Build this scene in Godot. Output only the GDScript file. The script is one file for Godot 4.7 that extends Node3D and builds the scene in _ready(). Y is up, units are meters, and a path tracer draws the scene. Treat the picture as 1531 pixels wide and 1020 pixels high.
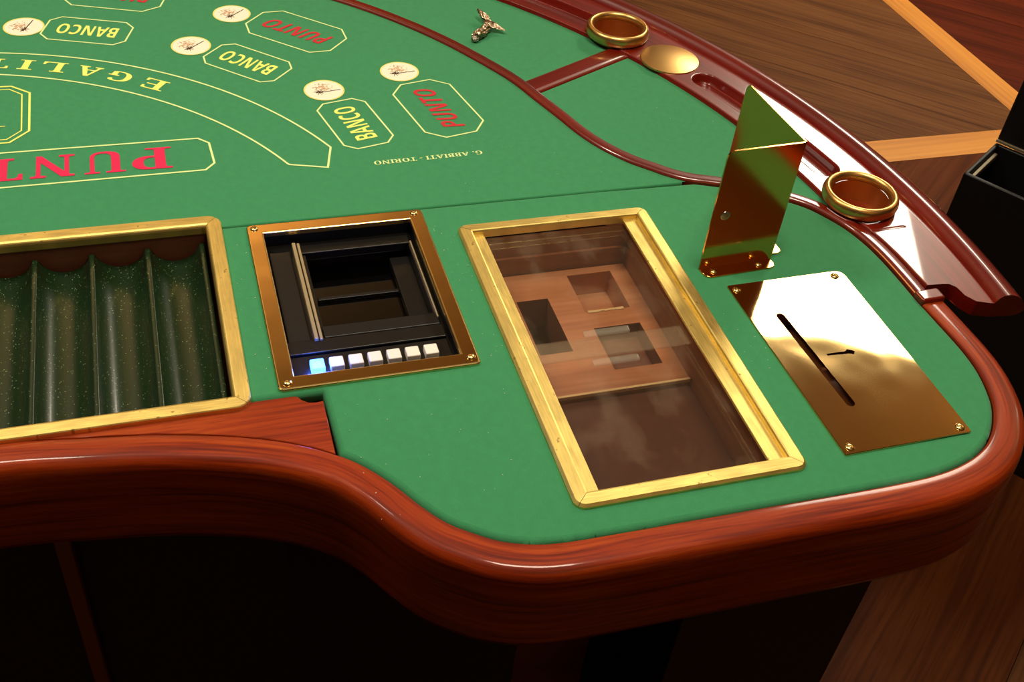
extends Node3D
# A baccarat table seen from the dealer's side. Units are metres, y is up, the felt lies at y = T.

const T := 0.8
const CX := -0.21          # centre of the table's round players' side
const CZ := -0.71
var M := {}
var rng := RandomNumberGenerator.new()


func _ready() -> void:
	rng.seed = 7
	# camera
	var cam := Camera3D.new()
	cam.name = "camera"
	cam.fov = 34.29
	cam.near = 0.02
	cam.far = 60.0
	add_child(cam)
	var yaw := -0.3711163
	var pitch := 0.7295545
	var roll := 0.1214230
	var f := Vector3(-sin(yaw) * cos(pitch), -sin(pitch), -cos(yaw) * cos(pitch))
	var r0 := Vector3(cos(yaw), 0, -sin(yaw))
	var u0 := r0.cross(f)
	var r := r0 * cos(roll) + u0 * sin(roll)
	var u := u0 * cos(roll) - r0 * sin(roll)
	cam.transform = Transform3D(Basis(r, u, -f), Vector3(0, 1.42, 0))
	cam.current = true
	# environment: a closed room, no sky light
	var we := WorldEnvironment.new()
	we.name = "environment"
	var env := Environment.new()
	env.background_mode = Environment.BG_COLOR
	env.background_color = Color(0, 0, 0)
	env.tonemap_mode = Environment.TONE_MAPPER_LINEAR
	env.tonemap_exposure = 1.0
	env.sdfgi_enabled = true
	env.ssao_enabled = true
	env.ssil_enabled = true
	we.environment = env
	add_child(we)
	materials()
	lamps()
	room()
	table()
	chip_tray()
	card_reader()
	glass_box()
	drop_plate()
	bracket()
	cups()
	ornament()
	bin_box()
	lint()


# ------------------------------------------------------------------ helpers
func node_at(called: String, at: Vector3, label: String, category: String, group := "") -> Node3D:
	var o := Node3D.new()
	o.name = called
	add_child(o, true)
	o.position = at
	tag(o, label, category, group)
	return o


func tag(o: Node, label: String, category: String, group := "") -> void:
	o.set_meta("label", label)
	o.set_meta("category", category)
	if group != "":
		o.set_meta("group", group)


func world_pos(n: Node3D) -> Vector3:
	var p := Vector3.ZERO
	var k: Node = n
	while k is Node3D and k != self:
		p += (k as Node3D).position
		k = k.get_parent()
	return p


# commits a SurfaceTool whose vertices are in world coordinates, as a mesh under parent; "at" is the new node's own origin
func put(called: String, st: SurfaceTool, mat: Material, parent: Node = null, at := Vector3.INF) -> MeshInstance3D:
	var mi := MeshInstance3D.new()
	mi.name = called
	mi.mesh = st.commit()
	mi.material_override = mat
	var base := Vector3.ZERO
	if parent is Node3D and parent != self:
		base = world_pos(parent as Node3D)
	(parent if parent else self).add_child(mi, true)
	mi.position = -base
	return mi


# the same for a mesh built round its own origin
func place(called: String, mesh: Mesh, mat: Material, parent: Node, at: Vector3, basis := Basis.IDENTITY) -> MeshInstance3D:
	var mi := MeshInstance3D.new()
	mi.name = called
	mi.mesh = mesh
	mi.material_override = mat
	var base := Vector3.ZERO
	if parent is Node3D and parent != self:
		base = world_pos(parent as Node3D)
	(parent if parent else self).add_child(mi, true)
	mi.transform = Transform3D(basis, at - base)
	return mi


func struct(o: Node) -> void:
	o.set_meta("kind", "structure")


func begin() -> SurfaceTool:
	var st := SurfaceTool.new()
	st.begin(Mesh.PRIMITIVE_TRIANGLES)
	return st


func vert(st: SurfaceTool, p: Vector3, n: Vector3, uv: Vector2) -> void:
	st.set_normal(n)
	st.set_uv(uv)
	st.add_vertex(p)


# one triangle, turned so that its front follows its normals (clockwise fronts)
func tri(st: SurfaceTool, a: Vector3, b: Vector3, c: Vector3, na: Vector3, nb: Vector3, nc: Vector3, ua := Vector2.ZERO, ub := Vector2.ZERO, uc := Vector2.ZERO) -> void:
	var g := (c - a).cross(b - a)
	if g.length_squared() < 1e-20:
		return
	if g.dot(na + nb + nc) >= 0.0:
		vert(st, a, na, ua); vert(st, b, nb, ub); vert(st, c, nc, uc)
	else:
		vert(st, a, na, ua); vert(st, c, nc, uc); vert(st, b, nb, ub)


func quad(st: SurfaceTool, a: Vector3, b: Vector3, c: Vector3, d: Vector3, n: Vector3, s := 1.0) -> void:
	var ex := (b - a).normalized()
	var ey := n.cross(ex)
	var q := [a, b, c, d]
	var w := []
	for p in q:
		w.append(Vector2((p - a).dot(ex), (p - a).dot(ey)) * s)
	tri(st, a, b, c, n, n, n, w[0], w[1], w[2])
	tri(st, a, c, d, n, n, n, w[0], w[2], w[3])


# box with rounded edges
func rbox(st: SurfaceTool, c: Vector3, size: Vector3, rad: float, b := Basis.IDENTITY) -> void:
	var h := size * 0.5
	rad = minf(rad, minf(h.x, minf(h.y, h.z)) * 0.98)
	var hi := h - Vector3.ONE * rad
	for axis in 3:
		for sgn in [-1.0, 1.0]:
			var a1 := (axis + 1) % 3
			var a2 := (axis + 2) % 3
			var g := []
			for i in 4:
				var row := []
				for j in 4:
					var p := Vector3.ZERO
					p[axis] = sgn * h[axis]
					p[a1] = [-h[a1], -hi[a1], hi[a1], h[a1]][i]
					p[a2] = [-h[a2], -hi[a2], hi[a2], h[a2]][j]
					var q := p.clamp(-hi, hi)
					var n := (p - q).normalized()
					row.append([c + b * (q + n * rad), b * n, Vector2(p[a1], p[a2])])
				g.append(row)
			for i in 3:
				for j in 3:
					var A: Array = g[i][j]
					var B: Array = g[i + 1][j]
					var C: Array = g[i + 1][j + 1]
					var D: Array = g[i][j + 1]
					tri(st, A[0], B[0], C[0], A[1], B[1], C[1], A[2], B[2], C[2])
					tri(st, A[0], C[0], D[0], A[1], C[1], D[1], A[2], C[2], D[2])


func box_mesh(size: Vector3, rad: float) -> Mesh:
	var st := begin()
	rbox(st, Vector3.ZERO, size, rad)
	return st.commit()


# flat polygon in the x-z plane
func flat(st: SurfaceTool, poly: PackedVector2Array, y: float, up := 1.0) -> void:
	var ix := Geometry2D.triangulate_polygon(poly)
	var n := Vector3(0, up, 0)
	for i in range(0, ix.size(), 3):
		var q := []
		for k in 3:
			q.append(poly[ix[i + k]])
		tri(st, Vector3(q[0].x, y, q[0].y), Vector3(q[1].x, y, q[1].y), Vector3(q[2].x, y, q[2].y), n, n, n, q[0], q[1], q[2])


func walls_of(st: SurfaceTool, poly: PackedVector2Array, y0: float, y1: float, inward := false) -> void:
	var cw := Geometry2D.is_polygon_clockwise(poly)
	for i in poly.size():
		var a := poly[i]
		var b := poly[(i + 1) % poly.size()]
		if a.distance_to(b) < 1e-6:
			continue
		var d := (b - a).normalized()
		var n := Vector2(d.y, -d.x)
		var inside := Geometry2D.is_point_in_polygon((a + b) * 0.5 + n * 1e-5, poly)
		if inside != inward:
			n = -n
		quad(st, Vector3(a.x, y0, a.y), Vector3(b.x, y0, b.y), Vector3(b.x, y1, b.y), Vector3(a.x, y1, a.y), Vector3(n.x, 0, n.y))


func prism(st: SurfaceTool, poly: PackedVector2Array, y0: float, y1: float) -> void:
	flat(st, poly, y1, 1.0)
	flat(st, poly, y0, -1.0)
	walls_of(st, poly, y0, y1)


# a plate: prism whose upper edge is bevelled
func plate(st: SurfaceTool, poly: PackedVector2Array, y0: float, y1: float, bev: float) -> void:
	var inn := Geometry2D.offset_polygon(poly, -bev)
	var top: PackedVector2Array = inn[0]
	flat(st, top, y1, 1.0)
	flat(st, poly, y0, -1.0)
	walls_of(st, poly, y0, y1 - bev)
	edge_roll(st, top, [[Vector2(0, y1), Vector2(bev * 0.7, y1 - bev * 0.3), Vector2(bev, y1 - bev)]], true)


# sweeps profile segments (offset to the outside, height) along a path in the x-z plane
func sweep(st: SurfaceTool, path: PackedVector2Array, segs: Array, closed := false, flip := false, uscale := 1.0) -> void:
	var n := path.size()
	var outs := []
	var lens := []
	var acc := 0.0
	for i in n:
		var p0 := path[(i - 1 + n) % n] if (closed or i > 0) else path[i]
		var p1 := path[(i + 1) % n] if (closed or i < n - 1) else path[i]
		var d0 := (path[i] - p0).normalized() if p0 != path[i] else (p1 - path[i]).normalized()
		var d1 := (p1 - path[i]).normalized() if p1 != path[i] else d0
		var t := (d0 + d1).normalized()
		var o := Vector2(t.y, -t.x)
		if flip:
			o = -o
		var k := 1.0 / maxf(0.5, sqrt(maxf(0.0, (1.0 + d0.dot(d1)) * 0.5)))
		outs.append([o, k])
		if i > 0:
			acc += path[i].distance_to(path[i - 1])
		lens.append(acc)
	var count := n if closed else n - 1
	var v0 := 0.0
	for seg in segs:
		var m: int = seg.size()
		var pn := []
		var pv := []
		var v := v0
		for j in m:
			var e := Vector2.ZERO
			if j > 0:
				e += (seg[j] - seg[j - 1]).normalized()
			if j < m - 1:
				e += (seg[j + 1] - seg[j]).normalized()
			e = e.normalized()
			pn.append(Vector2(-e.y, e.x))
			if j > 0:
				v += seg[j].distance_to(seg[j - 1])
			pv.append(v)
		v0 = v
		for i in count:
			var i2 := (i + 1) % n
			var l2: float = lens[i2] if i2 > i else acc + path[n - 1].distance_to(path[0])
			for j in m - 1:
				var q := []
				for c in [[i, j, lens[i]], [i2, j, l2], [i2, j + 1, l2], [i, j + 1, lens[i]]]:
					var o: Vector2 = outs[c[0]][0]
					var k: float = outs[c[0]][1]
					var s: Vector2 = seg[c[1]]
					var w: Vector2 = path[c[0]] + o * s.x * k
					var nn: Vector2 = pn[c[1]]
					q.append([Vector3(w.x, s.y, w.y), Vector3(o.x * nn.x, nn.y, o.y * nn.x).normalized(), Vector2(c[2] * uscale, pv[c[1]])])
				tri(st, q[0][0], q[1][0], q[2][0], q[0][1], q[1][1], q[2][1], q[0][2], q[1][2], q[2][2])
				tri(st, q[0][0], q[2][0], q[3][0], q[0][1], q[2][1], q[3][1], q[0][2], q[2][2], q[3][2])


# like sweep along a closed polygon, always towards its outside
func edge_roll(st: SurfaceTool, poly: PackedVector2Array, segs: Array, closed := true) -> void:
	var t := (poly[1] - poly[0]).normalized()
	var probe := (poly[0] + poly[1]) * 0.5 + Vector2(t.y, -t.x) * 1e-4
	sweep(st, poly, segs, closed, Geometry2D.is_point_in_polygon(probe, poly))


func cap_of(st: SurfaceTool, path: PackedVector2Array, segs: Array, at_end: bool, flip := false) -> void:
	var n := path.size()
	var d := (path[n - 1] - path[n - 2]).normalized() if at_end else (path[0] - path[1]).normalized()
	var t := d if at_end else -d
	var o := Vector2(t.y, -t.x)
	if flip:
		o = -o
	var poly := PackedVector2Array()
	for seg in segs:
		for s in seg:
			if poly.is_empty() or poly[poly.size() - 1].distance_to(s) > 1e-6:
				poly.append(s)
	var e := path[n - 1] if at_end else path[0]
	var ix := Geometry2D.triangulate_polygon(poly)
	var nn := Vector3(d.x, 0, d.y)
	for i in range(0, ix.size(), 3):
		var q := []
		for k in 3:
			var s := poly[ix[i + k]]
			q.append(Vector3(e.x + o.x * s.x, s.y, e.y + o.y * s.x))
		tri(st, q[0], q[1], q[2], nn, nn, nn)


# lathe round the vertical through c; segments of (radius, height)
func lathe(st: SurfaceTool, c: Vector3, segs: Array, n := 64) -> void:
	for seg in segs:
		var m: int = seg.size()
		var pn := []
		for j in m:
			var e := Vector2.ZERO
			if j > 0:
				e += (seg[j] - seg[j - 1]).normalized()
			if j < m - 1:
				e += (seg[j + 1] - seg[j]).normalized()
			e = e.normalized()
			pn.append(Vector2(-e.y, e.x))
		for i in n:
			for j in m - 1:
				var q := []
				for k in [[i, j], [i + 1, j], [i + 1, j + 1], [i, j + 1]]:
					var a: float = TAU * k[0] / n
					var s: Vector2 = seg[k[1]]
					var nn: Vector2 = pn[k[1]]
					q.append([c + Vector3(cos(a) * s.x, s.y, sin(a) * s.x), Vector3(cos(a) * nn.x, nn.y, sin(a) * nn.x), Vector2(float(k[0]) / n, s.x + s.y)])
				tri(st, q[0][0], q[1][0], q[2][0], q[0][1], q[1][1], q[2][1], q[0][2], q[1][2], q[2][2])
				tri(st, q[0][0], q[2][0], q[3][0], q[0][1], q[2][1], q[3][1], q[0][2], q[2][2], q[3][2])


# Catmull-Rom through points
func smooth(pts: Array, per := 8) -> PackedVector2Array:
	var out := PackedVector2Array()
	var n := pts.size()
	for i in n - 1:
		var a: Vector2 = pts[maxi(i - 1, 0)]
		var b: Vector2 = pts[i]
		var c: Vector2 = pts[i + 1]
		var d: Vector2 = pts[mini(i + 2, n - 1)]
		for k in per:
			out.append(b.cubic_interpolate(c, a, d, float(k) / per))
	out.append(pts[n - 1])
	return out


func on_arc(rad: float, deg: float) -> Vector2:
	return Vector2(CX + cos(deg_to_rad(deg)) * rad, CZ + sin(deg_to_rad(deg)) * rad)


func arc_points(c: Vector2, rad: float, d0: float, d1: float, n: int) -> PackedVector2Array:
	var out := PackedVector2Array()
	for i in n + 1:
		var a := deg_to_rad(lerpf(d0, d1, float(i) / n))
		out.append(c + Vector2(cos(a), sin(a)) * rad)
	return out


func round_rect(x0: float, z0: float, x1: float, z1: float, rads: Array, k := 5) -> PackedVector2Array:
	# corners in the order (x0,z0) (x1,z0) (x1,z1) (x0,z1)
	var out := PackedVector2Array()
	var c := [Vector2(x0, z0), Vector2(x1, z0), Vector2(x1, z1), Vector2(x0, z1)]
	var dirs := [Vector2(1, 1), Vector2(-1, 1), Vector2(-1, -1), Vector2(1, -1)]
	for i in 4:
		var rr: float = rads[i]
		var m: Vector2 = c[i] + dirs[i] * rr
		var a0 := PI + i * PI * 0.5
		for j in k + 1:
			var a := a0 + PI * 0.5 * j / k
			out.append(m + Vector2(cos(a), sin(a)) * rr)
	return out


# a frame of four mitred bars; loops are (inset, height, corner radius); every bar is a part of its own
func frame_bars(parent: Node3D, mat: Material, x0: float, z0: float, x1: float, z1: float, loops: Array, gap := 0.00025) -> void:
	var k := 6
	var rings := []
	for l in loops:
		rings.append(round_rect(x0 + l[0], z0 + l[0], x1 - l[0], z1 - l[0], [l[2], l[2], l[2], l[2]], k))
	for side in 4:
		var st := begin()
		var along := Vector2(1, 0) if side % 2 == 0 else Vector2(0, 1)
		var idx := []
		for j in range(k / 2, k + 1):
			idx.append(side * (k + 1) + j)
		for j in range(0, k / 2 + 1):
			idx.append(((side + 1) % 4) * (k + 1) + j)
		var shrink := along * gap
		for li in loops.size() - 1:
			for j in idx.size() - 1:
				var A: Vector2 = rings[li][idx[j]]
				var B: Vector2 = rings[li][idx[j + 1]]
				var C: Vector2 = rings[li + 1][idx[j + 1]]
				var D: Vector2 = rings[li + 1][idx[j]]
				if j == 0:
					var s: Vector2 = shrink if side < 2 else -shrink
					A += s; D += s
				if j == idx.size() - 2:
					var s2: Vector2 = -shrink if side < 2 else shrink
					B += s2; C += s2
				var ya: float = loops[li][1]
				var yb: float = loops[li + 1][1]
				var a3 := Vector3(A.x, ya, A.y)
				var b3 := Vector3(B.x, ya, B.y)
				var c3 := Vector3(C.x, yb, C.y)
				var d3 := Vector3(D.x, yb, D.y)
				var n := (b3 - a3).cross(d3 - a3)
				if n.length_squared() < 1e-18:
					n = (c3 - b3).cross(d3 - b3)
				n = n.normalized()
				# rings run clockwise seen from above; make the normal leave the bar
				var mid := Vector2((x0 + x1) * 0.5, (z0 + z1) * 0.5)
				var want := Vector3(0, 1, 0)
				if absf(n.y) < 0.05:
					var outward := Vector2(A.x + B.x, A.y + B.y) * 0.5 - mid
					want = Vector3(outward.x, 0, outward.y) if li == 0 else -Vector3(outward.x, 0, outward.y)
				if n.dot(want) < 0.0:
					n = -n
				var uvs := []
				for w in [A, B, C, D]:
					var perp := Vector2(along.y, along.x)
					uvs.append(Vector2(w.dot(along), w.dot(perp)))
				tri(st, a3, b3, c3, n, n, n, uvs[0], uvs[1], uvs[2])
				tri(st, a3, c3, d3, n, n, n, uvs[0], uvs[2], uvs[3])
		put("frame_bar", st, mat, parent)


# polygon minus rectangles, cut into strips so that no holes remain; rects as [x0, z0, x1, z1]
func minus_rects(poly: PackedVector2Array, rects: Array) -> Array:
	var xs := [-9.0, 9.0]
	for q in rects:
		xs.append(q[0]); xs.append(q[2])
	xs.sort()
	var out := []
	for i in xs.size() - 1:
		if xs[i + 1] - xs[i] < 1e-6:
			continue
		var strip := PackedVector2Array([Vector2(xs[i], -9), Vector2(xs[i + 1], -9), Vector2(xs[i + 1], 9), Vector2(xs[i], 9)])
		var parts: Array = Geometry2D.intersect_polygons(poly, strip)
		for q in rects:
			if q[0] > xs[i] - 1e-7 and q[0] < xs[i + 1] - 1e-7 or q[0] <= xs[i] + 1e-7 and q[2] >= xs[i + 1] - 1e-7:
				var hole := PackedVector2Array([Vector2(xs[i] - 0.001, q[1]), Vector2(xs[i + 1] + 0.001, q[1]), Vector2(xs[i + 1] + 0.001, q[3]), Vector2(xs[i] - 0.001, q[3])])
				var next := []
				for p in parts:
					next.append_array(Geometry2D.clip_polygons(p, hole))
				parts = next
		out.append_array(parts)
	return out


# ribbon of a given width along a line
func stroke(st: SurfaceTool, pts: PackedVector2Array, width: float, y: float, closed: bool) -> void:
	var n := pts.size()
	var L := []
	var R := []
	for i in n:
		var d0 := (pts[i] - pts[(i - 1 + n) % n]).normalized() if (closed or i > 0) else (pts[1] - pts[0]).normalized()
		var d1 := (pts[(i + 1) % n] - pts[i]).normalized() if (closed or i < n - 1) else d0
		var t := (d0 + d1).normalized()
		var o := Vector2(t.y, -t.x) * (width * 0.5 / maxf(0.4, sqrt((1.0 + d0.dot(d1)) * 0.5)))
		L.append(pts[i] + o)
		R.append(pts[i] - o)
	for i in (n if closed else n - 1):
		var j := (i + 1) % n
		quad(st, Vector3(L[i].x, y, L[i].y), Vector3(L[j].x, y, L[j].y), Vector3(R[j].x, y, R[j].y), Vector3(R[i].x, y, R[i].y), Vector3.UP)


# flat lettering; map turns (u, v) in 0..1 into a point of the x-z plane
func lettering(st: SurfaceTool, text: String, font: String, bold: bool, y: float, map: Callable) -> void:
	var tm := TextMesh.new()
	var sf := SystemFont.new()
	sf.font_names = PackedStringArray([font])
	if bold:
		sf.font_weight = 700
	tm.font = sf
	tm.text = text
	tm.font_size = 64
	tm.pixel_size = 0.01
	tm.depth = 0.0
	tm.curve_step = 1.0
	var arr := tm.get_mesh_arrays()
	if arr.is_empty():
		return
	var vs: PackedVector3Array = arr[Mesh.ARRAY_VERTEX]
	var ix: PackedInt32Array = arr[Mesh.ARRAY_INDEX] if arr[Mesh.ARRAY_INDEX] != null else PackedInt32Array(range(vs.size()))
	var lo := Vector2(1e9, 1e9)
	var hi := Vector2(-1e9, -1e9)
	for v in vs:
		lo = lo.min(Vector2(v.x, v.y))
		hi = hi.max(Vector2(v.x, v.y))
	var sz := hi - lo
	for i in range(0, ix.size(), 3):
		var q := []
		for k in 3:
			var v := vs[ix[i + k]]
			var w: Vector2 = map.call((v.x - lo.x) / sz.x, (v.y - lo.y) / sz.y)
			q.append(Vector3(w.x, y, w.y))
		tri(st, q[0], q[1], q[2], Vector3.UP, Vector3.UP, Vector3.UP)


# ------------------------------------------------------------------ materials
func mat(called: String, c: Color, rough: float, metal := 0.0) -> StandardMaterial3D:
	var m := StandardMaterial3D.new()
	m.resource_name = called
	m.albedo_color = c
	m.roughness = rough
	m.metallic = metal
	M[called] = m
	return m


func tex(im: Image) -> ImageTexture:
	return ImageTexture.create_from_image(im)


func noise_of(sd: int, freq: float, oct := 3) -> FastNoiseLite:
	var n := FastNoiseLite.new()
	n.seed = sd
	n.noise_type = FastNoiseLite.TYPE_SIMPLEX_SMOOTH
	n.frequency = freq
	n.fractal_octaves = oct
	return n


# wood: grain runs along u
func wood_image(dark: Color, mid: Color, light: Color, sd: int, w := 512, h := 512, pores := 0.5) -> Image:
	var im := Image.create(w, h, false, Image.FORMAT_RGB8)
	var a := noise_of(sd, 0.011, 3)
	var b := noise_of(sd + 1, 0.05, 2)
	var c := noise_of(sd + 2, 0.16, 2)
	for y in h:
		for x in w:
			var warp := a.get_noise_2d(x * 0.25, y * 0.8) * 16.0
			var g := a.get_noise_2d(x * 0.12 + 900, y * 1.3 + warp)
			var fine := b.get_noise_2d(x * 0.10, y * 1.6 + warp)
			var por := c.get_noise_2d(x * 0.13, y * 1.9)
			var v := 0.5 + g * 0.65 + fine * 0.38
			var col := dark.lerp(mid, clampf(v * 2.0, 0, 1)) if v < 0.5 else mid.lerp(light, clampf(v * 2.0 - 1.0, 0, 1))
			if por > 0.25:
				col = col.lerp(dark, clampf((por - 0.25) * 2.0, 0, 1) * pores)
			im.set_pixel(x, y, col)
	return seamless(im)


# fades each far edge into the near one so that repeats join
func seamless(im: Image) -> Image:
	var w := im.get_width()
	var h := im.get_height()
	var bw := w / 4
	var bh := h / 4
	var a := Image.create(w - bw, h, false, Image.FORMAT_RGB8)
	for y in h:
		for x in w - bw:
			var c := im.get_pixel(x, y)
			if x < bw:
				c = im.get_pixel(w - bw + x, y).lerp(c, float(x) / bw)
			a.set_pixel(x, y, c)
	var b := Image.create(w - bw, h - bh, false, Image.FORMAT_RGB8)
	for y in h - bh:
		for x in w - bw:
			var c := a.get_pixel(x, y)
			if y < bh:
				c = a.get_pixel(x, h - bh + y).lerp(c, float(y) / bh)
			b.set_pixel(x, y, c)
	return b


func materials() -> void:
	# felt: short wool nap, fine mottling
	var felt_im := Image.create(512, 512, false, Image.FORMAT_RGB8)
	var fn := noise_of(11, 0.22, 3)
	var fb := noise_of(12, 0.02, 3)
	var fh := Image.create(512, 512, false, Image.FORMAT_RGB8)
	for y in 512:
		for x in 512:
			var v := fn.get_noise_2d(x, y)
			var w := fb.get_noise_2d(x, y)
			var k := 1.0 + v * 0.07 + w * 0.03
			im_px(felt_im, x, y, Color(0.25 * k, 0.555 * k, 0.375 * k))
			var hh := 0.5 + v * 0.5
			im_px(fh, x, y, Color(hh, hh, hh))
	var ft := tex(felt_im)
	var fht := tex(fh)
	for q in [["felt", Color(1, 1, 1)], ["felt_near", Color(1.0, 1.0, 1.0)]]:
		var m := mat(q[0], q[1], 0.95)
		m.albedo_texture = ft
		m.uv1_scale = Vector3(9, 9, 9)
		m.metallic_specular = 0.2
		m.rim_enabled = true
		m.rim = 0.25
		m.rim_tint = 0.7
		m.heightmap_enabled = true
		m.heightmap_texture = fht
		m.heightmap_scale = 0.015
	# printed inks
	mat("ink_yellow", Color(0.94, 0.97, 0.50), 0.8)
	mat("ink_pale", Color(0.87, 0.96, 0.66), 0.8)
	mat("ink_red", Color(0.80, 0.22, 0.25), 0.8)
	mat("ink_scarlet", Color(0.88, 0.20, 0.36), 0.8)
	for q in ["ink_yellow", "ink_pale", "ink_red", "ink_scarlet"]:
		M[q].metallic_specular = 0.2
	var em := mat("emblem", Color(1, 1, 1), 0.7)
	em.albedo_texture = tex(emblem_image())
	em.metallic_specular = 0.2
	# mahogany
	var mah := tex(wood_image(Color(0.36, 0.085, 0.015), Color(0.58, 0.185, 0.03), Color(0.68, 0.275, 0.06), 31))
	var m1 := mat("mahogany", Color(1, 1, 1), 0.5)
	m1.metallic_specular = 0.3
	m1.albedo_texture = mah
	m1.uv1_scale = Vector3(4.0, 9.0, 1)
	m1.clearcoat_enabled = true
	m1.clearcoat = 0.5
	m1.clearcoat_roughness = 0.09
	var m2 := mat("lacquered_mahogany", Color(1.0, 0.85, 0.68), 0.35)
	m2.albedo_texture = tex(wood_image(Color(0.34, 0.055, 0.02), Color(0.45, 0.085, 0.03), Color(0.52, 0.12, 0.045), 41, 512, 512, 0.2))
	m2.uv1_scale = Vector3(3.0, 9.0, 1)
	m2.clearcoat_enabled = true
	m2.clearcoat = 1.0
	m2.clearcoat_roughness = 0.03
	var m3 := mat("box_wood", Color(1, 1, 1), 0.55)
	m3.albedo_texture = tex(wood_image(Color(0.60, 0.35, 0.20), Color(0.68, 0.42, 0.25), Color(0.73, 0.48, 0.31), 51, 256, 256, 0.2))
	m3.uv1_scale = Vector3(5, 9, 1)
	var m5 := mat("lining_wood", Color(0.74, 0.68, 0.62), 0.5)
	m5.albedo_texture = m3.albedo_texture
	m5.uv1_scale = Vector3(4, 7, 1)
	var m6 := mat("stained_panel", Color(0.30, 0.16, 0.10), 0.45)
	m6.metallic_specular = 0.3
	var m4 := mat("dark_wood", Color(1, 1, 1), 0.5)
	m4.albedo_texture = tex(wood_image(Color(0.36, 0.19, 0.12), Color(0.43, 0.24, 0.16), Color(0.48, 0.28, 0.19), 61, 256, 256, 0.2))
	m4.uv1_scale = Vector3(5, 9, 1)
	mat("batten_wood", Color(0.42, 0.24, 0.12), 0.6)
	mat("raw_wood", Color(0.80, 0.66, 0.44), 0.8)
	mat("black_board", Color(0.035, 0.028, 0.025), 0.65)
	mat("black_leather", Color(0.03, 0.026, 0.025), 0.5)
	mat("bin_inside", Color(0.015, 0.014, 0.013), 0.8)
	mat("pale_strip", Color(0.55, 0.50, 0.40), 0.4, 0.4)
	# brass
	var pol := mat("polished_brass", Color(0.87, 0.73, 0.48), 0.06, 1.0)
	var pol2 := mat("sheet_brass", Color(0.90, 0.64, 0.34), 0.13, 1.0)
	pol2.metallic_specular = 0.5
	var wav := Image.create(256, 256, false, Image.FORMAT_RGB8)
	var wn := noise_of(71, 0.012, 2)
	for y in 256:
		for x in 256:
			var v := 0.5 + wn.get_noise_2d(x, y) * 0.5
			im_px(wav, x, y, Color(v, v, v))
	pol.heightmap_enabled = true
	pol.heightmap_texture = tex(seamless(wav))
	pol.heightmap_scale = 0.03
	pol.uv1_scale = Vector3(6, 6, 6)
	pol.uv1_triplanar = true
	pol.uv1_world_triplanar = true
	var bru_im := Image.create(512, 256, false, Image.FORMAT_RGB8)
	var bh := Image.create(512, 256, false, Image.FORMAT_RGB8)
	var b1 := noise_of(81, 0.3, 2)
	var b2 := noise_of(82, 0.015, 3)
	var b3 := noise_of(83, 0.09, 3)
	for y in 256:
		for x in 512:
			var s := b1.get_noise_2d(x * 0.06, y * 1.5)
			var w := b2.get_noise_2d(x, y * 2.0)
			var k := 1.0 + s * 0.10 + w * 0.10
			var c := Color(0.93 * k, 0.83 * k, 0.50 * k)
			var sp := b3.get_noise_2d(x * 0.8, y)
			if sp > 0.5 and w > 0.16:
				c = c.lerp(Color(0.36, 0.25, 0.11), clampf((sp - 0.5) * 6.0, 0, 0.5))
			im_px(bru_im, x, y, c)
			var hh := 0.5 + s * 0.5
			im_px(bh, x, y, Color(hh, hh, hh))
	var bru := mat("brushed_brass", Color(1, 1, 1), 0.48, 1.0)
	bru.albedo_texture = tex(seamless(bru_im))
	bru.uv1_scale = Vector3(4, 9, 1)
	bru.heightmap_enabled = true
	bru.heightmap_texture = tex(seamless(bh))
	bru.heightmap_scale = 0.004
	mat("satin_brass", Color(0.87, 0.70, 0.42), 0.35, 1.0)
	mat("bronze_inside", Color(0.86, 0.62, 0.32), 0.42, 1.0)
	mat("screw_brass", Color(0.92, 0.80, 0.52), 0.25, 1.0)
	mat("silver", Color(0.72, 0.70, 0.66), 0.3, 1.0)
	var orn := mat("aged_silver", Color(1, 1, 1), 0.32, 1.0)
	var oi := Image.create(128, 128, false, Image.FORMAT_RGB8)
	var on := noise_of(91, 0.07, 3)
	for y in 128:
		for x in 128:
			var v := on.get_noise_2d(x, y)
			im_px(oi, x, y, Color(0.84, 0.74, 0.62).lerp(Color(0.26, 0.17, 0.11), clampf(v * 2.2, 0, 1)))
	orn.albedo_texture = tex(oi)
	orn.uv1_triplanar = true
	orn.uv1_scale = Vector3(40, 40, 40)
	# chip tray: glossy dark green plastic with metallic flecks
	var gi := Image.create(512, 512, false, Image.FORMAT_RGB8)
	gi.fill(Color(0.07, 0.165, 0.075))
	var g2 := RandomNumberGenerator.new()
	g2.seed = 5
	for i in 5200:
		var x := g2.randi() % 511
		var y := g2.randi() % 511
		var k := g2.randf()
		var c := Color(0.12, 0.22, 0.11).lerp(Color(0.85, 0.92, 0.72), k * k * k)
		gi.set_pixel(x, y, c)
		if k > 0.55:
			gi.set_pixel(x + (i % 2), y + 1 - (i % 2), c)
	var tr := mat("flecked_green_plastic", Color(1, 1, 1), 0.32)
	tr.albedo_texture = tex(gi)
	tr.uv1_scale = Vector3(4.2, 4.2, 1)
	tr.clearcoat_enabled = true
	tr.clearcoat = 0.5
	tr.clearcoat_roughness = 0.13
	# black plastics, glass
	mat("black_plastic", Color(0.028, 0.024, 0.022), 0.35)
	mat("black_satin", Color(0.032, 0.026, 0.022), 0.4)
	mat("black_glass", Color(0.012, 0.010, 0.010), 0.06)
	mat("clear_acrylic", Color(0.62, 0.55, 0.42), 0.2)
	mat("button_white", Color(0.96, 0.94, 0.90), 0.4)
	var lit := mat("button_lit", Color(0.3, 0.45, 1.0), 0.4)
	lit.emission_enabled = true
	lit.emission = Color(0.26, 0.50, 1.0)
	lit.emission_energy_multiplier = 6.5
	var gl := mat("pane_glass", Color(0.95, 0.90, 0.82, 0.008), 0.02)
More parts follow.
